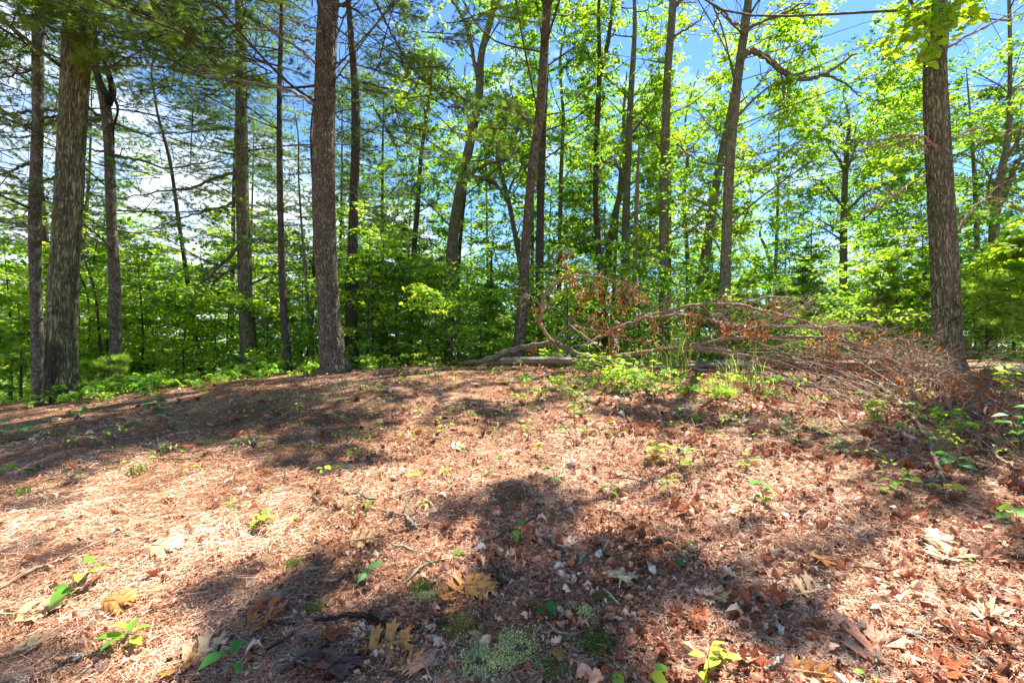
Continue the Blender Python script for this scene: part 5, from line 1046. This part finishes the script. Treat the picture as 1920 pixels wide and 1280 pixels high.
# ------------------------------------------------------------------ fallen leaves one can pick out
OAKS = [lobed(3, .40, .40, .22, seed=1), lobed(4, .38, .42, -.2, .3, seed=2), lobed(3, .36, .38, .35, -.3, seed=3), lobed(3, .34, .36, .5, .5, seed=4)]
def fleaf(px, py, size, matn, label, yaw, tilt=.15, v=0, seed=0, lift=.024, name='oak_leaf'):
    size *= 1.12
    r = np.random.default_rng(900+seed+int(px)); b = hit(px, min(py, 1275)); b[2] += lift; mb = MB()
    d = np.array([[sin(yaw), cos(yaw), r.normal(0, .05)+.03]]); z = np.array([[r.normal(0, tilt), -.45+r.normal(0, tilt), 1.0]])
    pr = OAKS[v]; c = b-nrm(d)[0]*size*.5
    mb.scatter(pr, c[None], frames(d, z), np.array([size]), np.array([r.random()]), smooth=True)
    tag(mb.build(name, M[matn], None, b), label, 'fallen leaf')
FL = [(720, 1222, .17, 'oak_orange', 'large orange-brown oak leaf with deep pointed lobes at the bottom centre-left', 1.3, 0),
 (792, 1264, .16, 'oak_pink', 'pinkish-tan oak leaf cut by the bottom edge, right of the large orange one', -.5, 1),
 (760, 1268, .10, 'oak_orange', 'curled yellow-brown leaf between the orange and pinkish oak leaves at the bottom', .4, 3),
 (868, 1105, .17, 'oak_orange', 'golden oak leaf on top of the orange leaf pile in the shade', .5, 0), (890, 1112, .16, 'oak_orange', 'orange oak leaf spreading right from the leaf pile', 1.6, 1), (850, 1122, .13, 'oak_orange', 'tan lower leaf of the orange pile', -2.4, 2),
 (1164, 1094, .15, 'oak_pale', 'pale cream oak leaf lying flat in the shade, right of centre', .3, 1), (1330, 1126, .13, 'oak_tan', 'pale olive oak leaf at the edge of the shade band, lower right of centre', 2.4, 2),
 (1522, 1118, .17, 'oak_tan', 'tan oak leaf bridging the diagonal shade on the right', 1.2, 0), (1452, 1140, .14, 'oak_red', 'orange-red curled leaf in the pile left of the tan oak leaf', .2, 3), (1410, 1152, .14, 'oak_red', 'darker red curled leaf lower in that pile', -1.0, 3),
 (302, 1038, .17, 'oak_tan', 'buff oak leaf with rounded lobes in the left litter', 1.5, 1), (62, 1158, .17, 'oak_tan', 'curled tan leaf arching off the litter at the lower left edge', 1.2, 2), (45, 1228, .11, 'oak_pale', 'grey papery leaf near the lower left corner', 1.0, 3),
 (372, 1238, .15, 'oak_tan', 'olive-tan oak leaf in the shade near the bottom left', .8, 0), (330, 1255, .15, 'oak_orange', 'yellowish dull leaf under the olive-tan one', 1.9, 2), (1020, 1012, .14, 'oak_pink', 'brown oak leaf in the central shade with curled rim', 1.4, 2),
 (672, 1018, .14, 'oak_tan', 'light leaf at the rim of the sunlit patch left of centre', 1.5, 0), (1046, 1246, .07, 'oak_orange', 'small orange leaf below the bent stick at the bottom', .8, 1), (1252, 962, .20, 'oak_red', 'red-brown folded leaf in the sun, right of centre', 2.2, 3),
 (1262, 1152, .10, 'oak_pink', 'pink upturned leaf, lower right of centre', 1.0, 2), (1308, 1168, .09, 'oak_red', 'rust-red curled leaf below the pink upturned one', .5, 3), (1750, 1020, .16, 'oak_pale', 'pale yellow leaf in full sun at the right', 1.8, 1), (1775, 1052, .18, 'oak_pale', 'broad cream leaf just below the pale yellow one at the right', .9, 0), (1830, 1058, .16, 'oak_pink', 'peach-coloured leaf right of the broad cream leaf', 1.7, 2),
 (1640, 1232, .22, 'oak_pink', 'large pink leaf flattened in the lower right', .9, 0), (1740, 1262, .17, 'oak_red', 'orange-red leaf at the bottom edge, right', 1.3, 3), (1510, 1270, .13, 'oak_orange', 'orange folded leaf at the bottom edge beside the pale stick', 1.9, 2), (1400, 1262, .12, 'oak_red', 'dark red leaf at the bottom edge left of the pale stick', 1.2, 3), (1855, 1165, .15, 'oak_pale', 'white-edged curled leaf at the lower right edge', 1.2, 2), (1905, 1140, .12, 'oak_red', 'orange leaf at the right edge above the white-edged one', .4, 1),
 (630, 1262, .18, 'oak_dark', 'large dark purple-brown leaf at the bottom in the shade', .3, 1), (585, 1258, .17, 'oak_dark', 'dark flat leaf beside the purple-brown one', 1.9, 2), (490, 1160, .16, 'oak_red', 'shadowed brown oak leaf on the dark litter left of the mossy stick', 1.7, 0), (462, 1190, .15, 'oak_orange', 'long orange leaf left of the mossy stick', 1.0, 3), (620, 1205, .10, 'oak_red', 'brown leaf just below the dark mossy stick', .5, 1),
 (1222, 950, .14, 'oak_dark', 'dark curled leaf hollow right of centre', 1.5, 3), (855, 842, .12, 'oak_pale', 'cream leaf in the bright patch at the centre', 1.4, 0), (640, 738, .09, 'oak_pale', 'small white leaf on the brow beside the yellow-green rosette', .5, 2), (985, 1000, .10, 'oak_red', 'brown scrap leaf below the two-tiered seedling', .3, 2), (1700, 980, .16, 'oak_red', 'dark red leaf among the sunny litter above the pale yellow leaf', 1.1, 3), (155, 1100, .12, 'oak_pink', 'pink curled leaf beside the long-leafed seedling', .7, 3), (215, 1140, .14, 'oak_orange', 'orange torn leaf in the lower left litter', 1.4, 1), (1540, 1062, .12, 'oak_orange', 'small orange leaf in the sun right of the shade band', .9, 1)]
for i, (px, py, s, m_, lb, yaw, v) in enumerate(FL): fleaf(px, py, s, m_, lb, yaw, .15, v, i)

# ------------------------------------------------------------------ sticks
def stick(pts, r, label, matn='bark_twig', seed=0, side=1, lift=.6, name='stick'):
    rs = np.random.default_rng(50+seed); P = [hit(x, min(y, 1276)) for x, y in pts]; b = P[0].copy(); S = spline(P, 8)
    S[:, 2] = zg(S[:, 0], S[:, 1])+r*lift+.012+.006*np.abs(np.sin(np.linspace(0, 5, len(S)))); S += rs.normal(0, r*.25, S.shape)
    mb = MB(); tube(mb, S, [r*.8, r, r*.9, r*.45], 9, disp=lambda b_, L, t: .3*r*vn3(np.cos(t)*2, np.sin(t)*2, L*30, seed))
    if side: twiggy(mb, S, rs, r*.45, side, .12, 0, 0, np.array([0, 0, .1]), 5)
    tag(mb.build(name, M[matn], None, b), label, 'stick')
ST = [([(588, 1172), (640, 1166), (690, 1172), (722, 1180), (757, 1196)], .011, 'thick dark mossy stick with a pale broken end, in the shade', 'bark_black', 1), ([(558, 1216), (590, 1210), (615, 1204)], .006, 'short dark straight stick below the mossy stick', 'bark_dark', 0),
 ([(525, 1276), (570, 1240), (610, 1218), (655, 1190)], .005, 'long thin dark stick slanting up from the bottom edge', 'bark_dark', 0), ([(500, 1232), (530, 1212), (552, 1200)], .007, 'charred short stick left of the slanting stick', 'bark_black', 0), ([(885, 1254), (888, 1228), (905, 1190), (911, 1130)], .0045, 'thin curved grey twig standing along the lichen patch', 'bark_grey', 0),
 ([(1022, 1178), (1048, 1196), (1080, 1200), (1138, 1184)], .005, 'bent grey stick with a shallow hook near the bottom centre', 'bark_grey', 0), ([(1062, 1078), (1100, 1098), (1130, 1114)], .006, 'straight stick pointing at the cream oak leaf', 'bark_dark', 0), ([(1130, 1114), (1150, 1130), (1162, 1146)], .004, 'light bare twig continuing below the cream oak leaf', 'bark_dead', 0),
 ([(0, 1114), (60, 1082), (125, 1052), (188, 1026)], .008, 'long grey-brown stick running in from the left edge', 'bark_twig', 1), ([(718, 965), (735, 972), (765, 975), (785, 962), (795, 950)], .008, 'curved reddish stick lying like a bow at the centre left', 'bark_twig', 1), ([(800, 948), (812, 960), (822, 970)], .008, 'short thick twig right of the bow-shaped stick', 'bark_twig', 0),
 ([(730, 940), (775, 925), (812, 920)], .005, 'pale slender stick above the bow-shaped stick', 'bark_dead', 1), ([(756, 965), (768, 940), (785, 925)], .005, 'dark fork of twigs meeting the pale slender stick', 'bark_dark', 0), ([(665, 925), (685, 940), (705, 945)], .006, 'dark forked stick left of the bow-shaped stick', 'bark_dark', 2), ([(762, 980), (772, 992), (780, 1002)], .012, 'short thick grey chunk of branch below the bow-shaped stick', 'bark_grey', 0),
 ([(568, 1082), (595, 1074), (618, 1072)], .006, 'grey stick in the shade left of the dark single-leaved seedling', 'bark_grey', 0), ([(762, 1096), (790, 1072), (815, 1062), (842, 1060)], .006, 'slim curved stick above the orange leaf pile', 'bark_grey', 1), ([(735, 1032), (760, 1036), (782, 1042)], .006, 'grey stick at the rim of the sunlit patch', 'bark_grey', 1),
 ([(1018, 1018), (1035, 1028), (1058, 1050)], .013, 'stout split dark branch piece in the central shade', 'bark_dark', 0), ([(885, 1034), (925, 1018), (968, 992)], .006, 'dark stick rising right towards the two-tiered seedling', 'bark_dark', 0), ([(920, 1062), (945, 1082), (985, 1090)], .006, 'dark bent stick left of the glossy seedling', 'bark_dark', 0), ([(940, 1052), (955, 1060), (962, 1075)], .005, 'little hooked twig above the dark bent stick', 'bark_dark', 0),
 ([(1130, 1054), (1134, 1034), (1146, 1018)], .006, 'small curved twig above the cream oak leaf', 'bark_grey', 0), ([(1085, 1066), (1095, 1052), (1100, 1046)], .009, 'splintered wood chip left of the small curved twig', 'bark_grey', 1), ([(1040, 1030), (1065, 1034), (1088, 1040)], .005, 'pale straight twig right of the split branch piece', 'bark_grey', 0),
 ([(1425, 1092), (1480, 1098), (1560, 1102)], .003, 'hair-thin red twig crossing the sunny litter above the tan oak leaf', 'bark_twig', 0), ([(1468, 1148), (1485, 1138), (1502, 1125)], .005, 'dark twig pushing out from under the tan oak leaf', 'bark_black', 0), ([(1438, 1276), (1452, 1258), (1470, 1243)], .010, 'pale bleached stick end at the bottom edge, right of centre', 'bark_dead', 0), ([(1650, 1150), (1665, 1190), (1690, 1240), (1705, 1265)], .003, 'thin red stem running down through the pink leaf', 'bark_twig', 1),
 ([(560, 890), (590, 878), (620, 872)], .004, 'thin twig near the orange-tipped seedling', 'bark_twig', 0), ([(625, 900), (642, 892), (655, 886)], .005, 'short pale stick beside the pale drooping seedling', 'bark_dead', 0), ([(500, 826), (520, 828), (540, 832)], .006, 'grey forked stick on the left of the sunny middle', 'bark_grey', 1), ([(285, 862), (330, 866), (385, 864)], .006, 'curved grey stick right of the faint pale grass tuft', 'bark_grey', 1),
 ([(225, 828), (250, 826), (272, 822)], .010, 'short pale thick stick in the left litter', 'bark_dead', 0), ([(155, 885), (178, 868), (198, 842)], .004, 'fine arching twig rising in the left litter', 'bark_dark', 0), ([(355, 800), (385, 795), (415, 798)], .006, 'dry forked twig by the dark stub on the left', 'bark_grey', 2), ([(900, 757), (950, 757), (980, 765)], .006, 'thin dark stick on the brow below the grey log', 'bark_dark', 0), ([(1052, 786), (1075, 786), (1095, 784)], .009, 'short dark stick in the sun below the shrubs', 'bark_dark', 0),
 ([(780, 812), (800, 822), (835, 832)], .004, 'thin dark twig in the bright patch at the centre', 'bark_dark', 0), ([(730, 905), (760, 890), (800, 880)], .003, 'pale fine twig above the pale slender stick', 'bark_dead', 0), ([(480, 812), (500, 802), (530, 796)], .005, 'long faint twig in the left shade streak', 'bark_dark', 0), ([(585, 935), (600, 950)], .004, 'short dark twig left of the dark forked stick', 'bark_dark', 0), ([(575, 965), (600, 958)], .005, 'dark twig below the short dark twig', 'bark_dark', 0), ([(1500, 1070), (1540, 1090), (1590, 1130)], .003, 'thin stem along the diagonal shade on the right', 'bark_dark', 0),
 ([(1735, 1155), (1790, 1200), (1850, 1222)], .004, 'thin dark stem in the bright litter, lower right', 'bark_dark', 0), ([(1640, 1245), (1650, 1276)], .006, 'small pale stick at the bottom edge under the pink leaf', 'bark_dead', 0), ([(1150, 900), (1190, 905), (1215, 915)], .004, 'thin twig beside the narrow-leaved seedling', 'bark_dark', 0), ([(1600, 1068), (1640, 1074), (1690, 1078)], .004, 'fine twig in the sunny right litter', 'bark_dark', 0), ([(1150, 965), (1175, 985), (1205, 1000)], .004, 'thin twig in the shade above the pine cone', 'bark_dark', 0)]
for i, (pts, r_, lb, m_, sd) in enumerate(ST): stick(pts, r_, lb, m_, i, sd)
# short upright stubs
for px, py, h, lb in ((437, 820, .07, 'dark stub standing upright in the left litter'), (1480, 1062, .05, 'tiny upright stub in the diagonal shade on the right'), (1484, 792, .12, 'dark upright stub on the red leaves below the brush')):
    b = hit(px, py); mb = MB(); tube(mb, [b-[0, 0, .02], b+[.004, 0, h*.6], b+[0, 0, h]], [.008, .007, .004], 7); tag(mb.build('wood_stub', M['bark_dark'], None, b), lb, 'stub')
# pine cone of overlapping scales
b = hit(1240, 1024); root = empty('pine_cone', b, 'dark slim pine cone lying on its side right of centre', 'pine cone'); mb = MB(); r = np.random.default_rng(8)
ax = np.array([1, -.1, 0.02]); n = 110; t = np.linspace(0, 1, n); a = np.arange(n)*2.4; rad_ = .016*np.sin(pi*(t*.85+.1))**.6
e1 = np.array([0, 0, 1.0]); e2 = np.cross(nrm(ax), e1); dirs = np.cos(a)[:, None]*e1+np.sin(a)[:, None]*e2
c = b+[0, 0, .02]+nrm(ax)*((t-.5)*.11)[:, None]; SC = P_([(0, 0, 0), (-.5, .6, .05), (0, 1, .12), (.5, .6, .05)], [(0, 3, 2), (0, 2, 1)])
mb.scatter(SC, c+dirs*.003, frames(dirs+nrm(ax)*.7, np.repeat(nrm(ax)[None], n, 0)), np.stack([rad_*.8, rad_*1.25, rad_], -1), r.random(n)); tube(mb, [b+[-.055, 0, .02], b+[.055, -.006, .02]], [.006, .009, .005], 8)
mb.build('scales', M['bark_dark'], root, b)
# bark chips
for i, (px, py, s, lb, m_) in enumerate(((520, 1118, .08, 'pale grey bark flake in the shade left of the dark seedling', 'bark_dead'), (130, 1245, .07, 'grey bark flake near the bottom left', 'bark_dead'), (340, 1120, .03, 'small pale pebble-like chip in the left litter', 'bark_dead'), (1185, 1218, .025, 'small white chip near the bottom moss', 'bark_dead'), (1710, 1196, .05, 'grey chip in the bright litter lower right', 'bark_dead'), (946, 1098, .04, 'bluish grey chip right of the orange pile', 'bark_grey'), (1745, 905, .09, 'pale torn leaf-like bark flake, right', 'bark_dead'))):
    b = hit(px, py); r = np.random.default_rng(i); mb = MB(); m_k = 9; an = np.linspace(0, 2*pi, m_k, endpoint=False); rr_ = s*.5*r.uniform(.6, 1.1, m_k)
    top = np.stack([b[0]+np.cos(an)*rr_*1.4, b[1]+np.sin(an)*rr_*.7, b[2]+.018+r.normal(0, .002, m_k)], -1); bot = top-[0, 0, .006]; V = np.vstack([top, bot, top.mean(0)+[0, 0, .005]])
    k = np.arange(m_k); k2 = (k+1) % m_k; mb.add(V, np.stack([k, k2, np.full(m_k, 2*m_k)], 1), np.stack([k+m_k, k2+m_k, k2, k], 1)); tag(mb.build('bark_flake', M[m_], None, b), lb, 'bark flake')

CUSH = []
def clear(P, rng):
    k = np.ones(len(P), bool)
    for c, w in CUSH: k &= (np.hypot(P[:, 0]-c[0], P[:, 1]-c[1]) > w*1.7) | (rng.random(len(P)) < .18)
    return k
# moss and lichen cushions: masses of tiny tufts
def cushion(name, px, py, w, n, matn, label, seed, sz=.006, hgt=.014):
    r = np.random.default_rng(seed); c = hit(px, min(py, 1272)); CUSH.append((c, w)); mb = MB(); q = r.normal(0, 1, (n, 2))*[w, w*.7]
    q *= (1+.5*vn2(q[:, 0]*30+seed, q[:, 1]*30))[:, None]; keep = vn2(q[:, 0]*22+seed, q[:, 1]*22, 2) > -.18; q = q[keep]; n = len(q)
    P = np.stack([c[0]+q[:, 0], c[1]+q[:, 1], 0*q[:, 0]], -1); P[:, 2] = zg(P[:, 0], P[:, 1])+micro(P[:, 0], P[:, 1])+.004+r.uniform(0, hgt, n); d = r.normal(0, 1, (n, 3))+[0, 0, .8]
    mb.scatter(LEAF4, P-c*0, rframes(d, r, 1, .8), sz*r.uniform(.6, 1.5, n), np.clip(r.normal(.5, .25, n), 0, 1)); tag(mb.build(name, M[matn]), label, name.replace('_', ' '), kind='stuff')
for i, (nm, px, py, w, n, m_, lb) in enumerate((('lichen', 950, 1222, .07, 3800, 'lichen', 'pale grey-green lichen at the bottom centre'), ('lichen', 900, 1250, .05, 2200, 'lichen', 'yellowish lichen at the bottom edge'), ('lichen', 1092, 1152, .028, 900, 'lichen', 'small pale lichen spot right of the glossy seedling'), ('lichen', 800, 1125, .03, 1000, 'lichen', 'pale lichen left of the orange leaf pile'),
     ('moss', 1118, 1212, .045, 2600, 'mossy', 'green moss below the bent grey stick'), ('moss', 790, 1108, .03, 1300, 'mossy', 'moss beside the pale lichen'), ('moss', 1130, 1128, .02, 700, 'mossy', 'moss ball left of the cream oak leaf'), ('moss', 548, 1063, .03, 900, 'mossy', 'moss at the rim of the sunlit patch on the left'), ('moss', 1040, 1265, .03, 900, 'mossy', 'moss at the bottom edge'), ('moss', 860, 1180, .05, 1500, 'mossy', 'thin moss above the lichen'), ('moss', 590, 1145, .02, 500, 'mossy', 'small moss above the mossy stick'), ('moss', 400, 830, .10, 1500, 'mossy', 'yellow moss in the sunny streak at the left'), ('moss', 250, 800, .12, 1200, 'mossy', 'dull moss in the dark litter at the left'))):
    cushion(nm, px, py, w, n, m_, lb, 70+i)

# ------------------------------------------------------------------ litter carpet
def carpet_points(n, r0, r1, rng, p=1.0, ang=76):
    u = rng.random(n); r = r0*(r1/r0)**(u**p); a = rad(ang)*rng.uniform(-1, 1, n); x, y = r*np.sin(a), r*np.cos(a)
    z = zg(x, y)+micro(x, y)*np.clip(1-r/14, 0, 1); return np.stack([x, y, z], -1), r
rl = np.random.default_rng(21)
nb = MB()
P, r = carpet_points(510000, 1.0, 9.0, rl); kp = rl.random(len(P)) < np.clip(.75+1.3*vn2(P[:, 0]*2.3, P[:, 1]*2.3, 17)+.9*vn2(P[:, 0]*7, P[:, 1]*7, 18), .15, 1); kp &= clear(P, rl); P, r = P[kp], r[kp]; n = len(P); a = rl.uniform(0, 2*pi, n)+0*r
d = np.stack([np.cos(a), np.sin(a), rl.normal(0, .16, n)], -1); P[:, 2] += np.abs(rl.normal(0, .006, n))+.003
Ln = rl.uniform(.035, .10, n); wd_ = .0007*np.clip(r, 1.2, 5)**.8
for v, cv in enumerate((.0, 8, -12, 18)):
    mk = np.arange(v, n, 4); nb.scatter(needle_strip(cv), P[mk], rframes(d[mk], rl, 1, .5), np.stack([wd_[mk], Ln[mk], wd_[mk]], -1), np.clip(rl.normal(.44, .26, len(mk))+.6*vn2(P[mk, 0]*1.3, P[mk, 1]*1.3, 7)+.5*vn2(P[mk, 0]*4.3, P[mk, 1]*4.3, 9), 0, 1))
tag(nb.build('needle_litter', M['litter_needle']), 'carpet of fallen rusty pine needles covering the knoll', 'needle litter', kind='stuff')
lb_ = MB()
LC = [leaf_rows([(0, 0), (.10, .1), (.26, .25), (.20, .38), (.33, .55), (.22, .7), (.24, .8), (0, 1)], c_, f_, d_) for c_, f_, d_ in ((.35, .3, .2), (-.3, .4, -.4), (.5, -.4, .1), (.2, .6, .6), (-.1, -.5, .5))]
def leaves(n, r0, r1, s0, s1, protos, seed, right=0., lift=.012, tilt=.42, p=1.0, tone=.5):
    rng = np.random.default_rng(seed); P, r = carpet_points(n, r0, r1, rng, p)
    keep = rng.random(n) < np.clip(.5+right*(P[:, 0]/np.maximum(P[:, 1], .5))*1.2+.6*vn2(P[:, 0]*.9, P[:, 1]*.9, 11), .12, 1); keep &= clear(P, rng); P, r = P[keep], r[keep]; n = len(P)
    a = rng.uniform(0, 2*pi, n); d = np.stack([np.cos(a), np.sin(a), rng.normal(0, tilt*.6, n)], -1); P[:, 2] += rng.uniform(.002, lift, n)
    tn = np.clip(rng.normal(tone, .27, n)+.5*vn2(P[:, 0]*3.3, P[:, 1]*3.3, 19)-.10*np.clip(P[:, 0]/np.maximum(P[:, 1], 1), -.3, 1), 0, 1); S = rng.uniform(s0, s1, n)
    for v, pr in enumerate(protos):
        mk = np.arange(v, n, len(protos)); lb_.scatter(pr, P[mk], rframes(d[mk], rng, 1, tilt), S[mk], tn[mk])
leaves(200000, 1.0, 9.5, .007, .020, [LEAF4], 31, .1, .010, .5, tone=.52)
leaves(76000, 1.0, 10.5, .012, .032, LC, 32, .2, .014, .5, tone=.45)
leaves(9500, 1.5, 10.5, .03, .07, OAKS+LC[:3], 33, .8, .02, .45)
leaves(5000, 4.0, 10.5, .06, .10, OAKS+LC[:3], 35, 1.2, .03, .5)
leaves(70, 1.2, 3.4, .08, .13, OAKS, 34, .2, .015, .25, tone=.4)
tag(lb_.build('leaf_litter', M['litter']), 'scattered dry brown and pinkish leaf litter over the knoll', 'leaf litter', kind='stuff')
tw_ = MB(); P, r = carpet_points(1900, 1.1, 9.5, rl); a = rl.uniform(0, 2*pi, 1900); d = np.stack([np.cos(a), np.sin(a), rl.normal(0, .06, 1900)], -1); P[:, 2] += .008
rt = rl.uniform(.0010, .0026, 1900)*np.clip(r/2.5, 1, 2); tw_.scatter(ROD, P, rframes(d, rl), np.stack([rt, rl.uniform(.03, .20, 1900), rt], -1), rl.random(1900))
tag(tw_.build('fine_twigs', M['bark_twig']), 'fine broken twigs sprinkled through the litter', 'twigs', kind='stuff')
print('verts', sum(len(o.data.vertices) for o in bpy.data.objects if o.type == 'MESH'), 'objs', len(bpy.data.objects))
